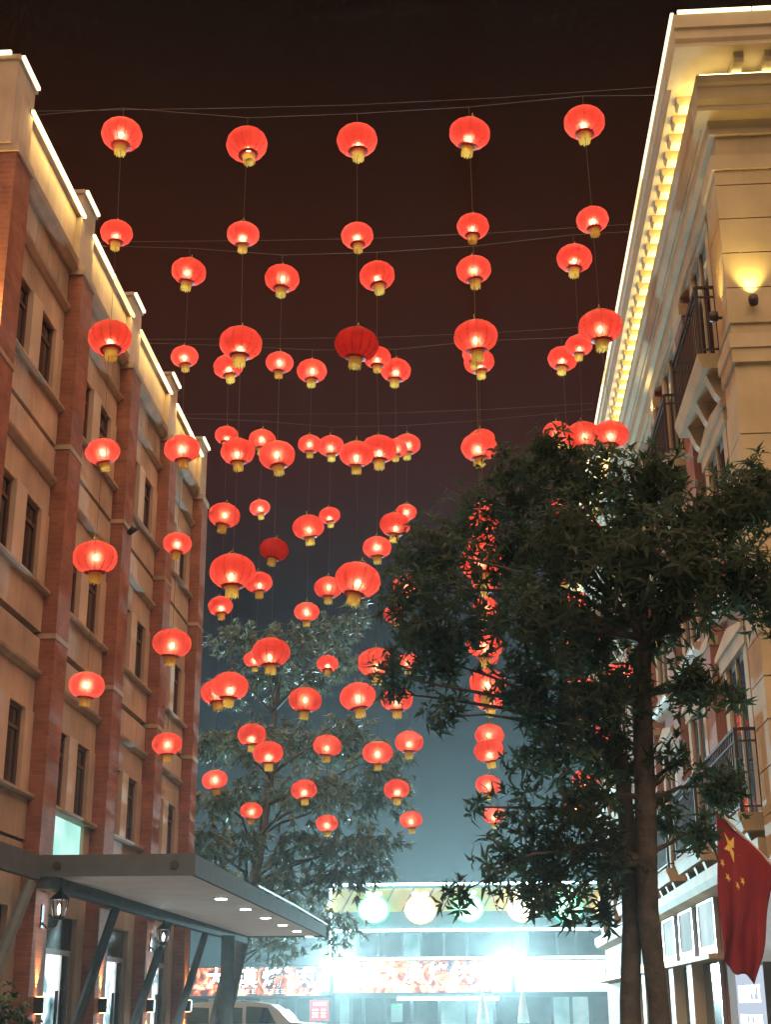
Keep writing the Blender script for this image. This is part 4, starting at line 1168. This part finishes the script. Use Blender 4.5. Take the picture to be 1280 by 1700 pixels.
PARTS['bottom_ring'] = MB().lathe([(rt + 0.004, zb + 0.012), (rt + 0.006, zb - 0.006), (rt * 0.80, zb - 0.016), (rt * 0.80, zb - 0.010)], 20).mesh('bottom_ring', 'rim')
fr = MB()
rf = 0.078
for k in range(26):
    a, b = 2 * math.pi * k / 26, 2 * math.pi * (k + 0.93) / 26
    dz = 0.128 + 0.012 * math.sin(k * 2.7)
    r2 = rf * (1.0 + 0.05 * math.sin(k * 1.9))
    fr.quad((rf * math.cos(a), rf * math.sin(a), zb - 0.012), (rf * math.cos(b), rf * math.sin(b), zb - 0.012),
            (r2 * math.cos(b), r2 * math.sin(b), zb - dz), (r2 * math.cos(a), r2 * math.sin(a), zb - dz))
PARTS['fringe'] = fr.mesh('fringe', 'fringe')
PARTS['collar'] = MB().lathe([(rf + 0.002, zb - 0.03), (rf + 0.004, zb - 0.018), (rf + 0.001, zb - 0.008), (rf * 0.7, zb - 0.006)], 20).mesh('collar', 'gold')
PARTS['bulb'] = MB().lathe([(0.001, -0.045), (0.018, -0.038), (0.027, -0.02), (0.028, -0.005), (0.018, 0.018), (0.010, 0.03), (0.001, 0.032)], 12).mesh('bulb', 'bulb', smooth=True)
PARTS['lamp_cord'] = MB().tube([(0, 0, 0.03), (0, 0, zt + 0.02)], 0.004, 5).mesh('lamp_cord', 'cord')
dark_bulb = PARTS['bulb'].copy()
dark_bulb.materials.clear()
dark_bulb.materials.append(M['glass'])
big_light = bpy.data.lights.new('lantern_light', 'POINT')
small_light = bpy.data.lights.new('lantern_light', 'POINT')
for d, e in ((big_light, 2.9), (small_light, 1.75)):
    d.energy = e
    d.color = (1.0, 0.84, 0.70)
    d.shadow_soft_size = 0.032
big_light.shadow_soft_size = 0.036
LIGHTS = {}
for nm, d in ((True, big_light), (False, small_light)):
    LIGHTS[nm] = [d]
    for fct in (0.72, 0.86, 1.14):
        e = d.copy()
        e.energy = d.energy * fct
        LIGHTS[nm].append(e)
UNLIT = {('A', 2, 2), ('B', 1, 3)}
rown = {'A': 'nearest row', 'B': 'second row back', 'C': 'third row back', 'D': 'farthest row'}
strn = ['leftmost string', 'second string from left', 'middle string', 'second string from right', 'rightmost string']
posn = ['topmost', 'second from top', 'third from top', 'fourth from top', 'second from bottom', 'lowest']
rng = random.Random(99)
for row, strings in LANTERNS.items():
    for si, (y, pts) in enumerate(strings):
        for k, (x, z) in enumerate(pts):
            big = (k % 2 == 0)
            lit = (row, si, k) not in UNLIT
            lab = f"{'large' if big else 'small'} {'lit' if lit else 'unlit'} red lantern, {posn[k]} on the {strn[si]}, {rown[row]}"
            t = thing('red_lantern', lab, 'lantern', (x, y, z), 'red lanterns strung over the street')
            s = 1.0 if big else 0.769
            s *= rng.uniform(0.985, 1.02)
            t.scale = (s, s, s)
            t.rotation_euler = (R(rng.gauss(0, 4.5)), R(rng.gauss(0, 5.5)), rng.uniform(0, 6.28))
            bz = rng.uniform(-0.075, 0.015)
            bx = rng.uniform(-0.02, 0.02)
            for pn, me in PARTS.items():
                if pn == 'bulb':
                    inst('bulb', me if lit else dark_bulb, t, (bx, 0, bz))
                elif pn == 'lamp_cord':
                    inst(pn, me, t, (bx * 0.5, 0, bz))
                else:
                    inst(pn, me, t)
            if lit:
                l = bpy.data.objects.new('lantern_light', rng.choice(LIGHTS[big]))
                C.objects.link(l)
                l.parent = t
                l.location = (bx, 0, bz - 0.006)

# cords and cables
for row, strings in LANTERNS.items():
    ys = [s[0] for s in strings]
    ym = sum(ys) / 5
    xl, xr = -5.70, 2.74
    carry = [(xl, ym - 0.02, 13.02)]
    for si, (y, pts) in enumerate(strings):
        x, z = pts[0]
        carry.append((x, y, z + 0.42))
    carry.append((xr, ym + 0.02, 12.96))
    t = MB().tube(carry, 0.0028, 5).build('cable', 'cable')
    tag(t, f'lower sagging steel cable carrying the lantern strings of the {rown[row]}', 'cable', 'cables across the street')
    t = MB().tube([(xl, ym + 0.03, 13.12), (-3, ym + 0.03, 13.04), (-1.3, ym + 0.03, 13.01), (0.6, ym + 0.03, 13.03), (xr, ym + 0.03, 13.10)], 0.0024, 5).build('cable', 'cable')
    tag(t, f'upper taut steel cable above the lantern strings of the {rown[row]}', 'cable', 'cables across the street')
    for si, (y, pts) in enumerate(strings):
        path = [(pts[0][0], y, pts[0][1] + 0.42), (pts[0][0], y, pts[0][1] + 0.27)]
        g = path
        for k in range(5):
            g.append((pts[k][0], y, pts[k][1] + 0.2))
            g.append((pts[k][0], y, pts[k][1] - 0.2))
        g.append((pts[5][0], y, pts[5][1] + 0.2))
        o = MB().tube(g, 0.003, 5).build('hanging_cord', 'cord')
        tag(o, f'thin dark cord of the {strn[si]}, {rown[row]}', 'cord', 'lantern cords')

# ------------------------------------------------------------------ night haze
hz = B(-60, 60, -6, 110, -1.3, 16.5).build('haze', None)
m, n, l, out = new_mat('haze_air')
pv = n.new('ShaderNodeVolumePrincipled')
pv.inputs['Color'].default_value = (0.85, 0.92, 0.95, 1)
pv.inputs['Density'].default_value = 0.0005
pv.inputs['Anisotropy'].default_value = 0.70
l.new(pv.outputs[0], out.inputs['Volume'])
hz.data.materials.append(m)
tag(hz, kind='stuff')
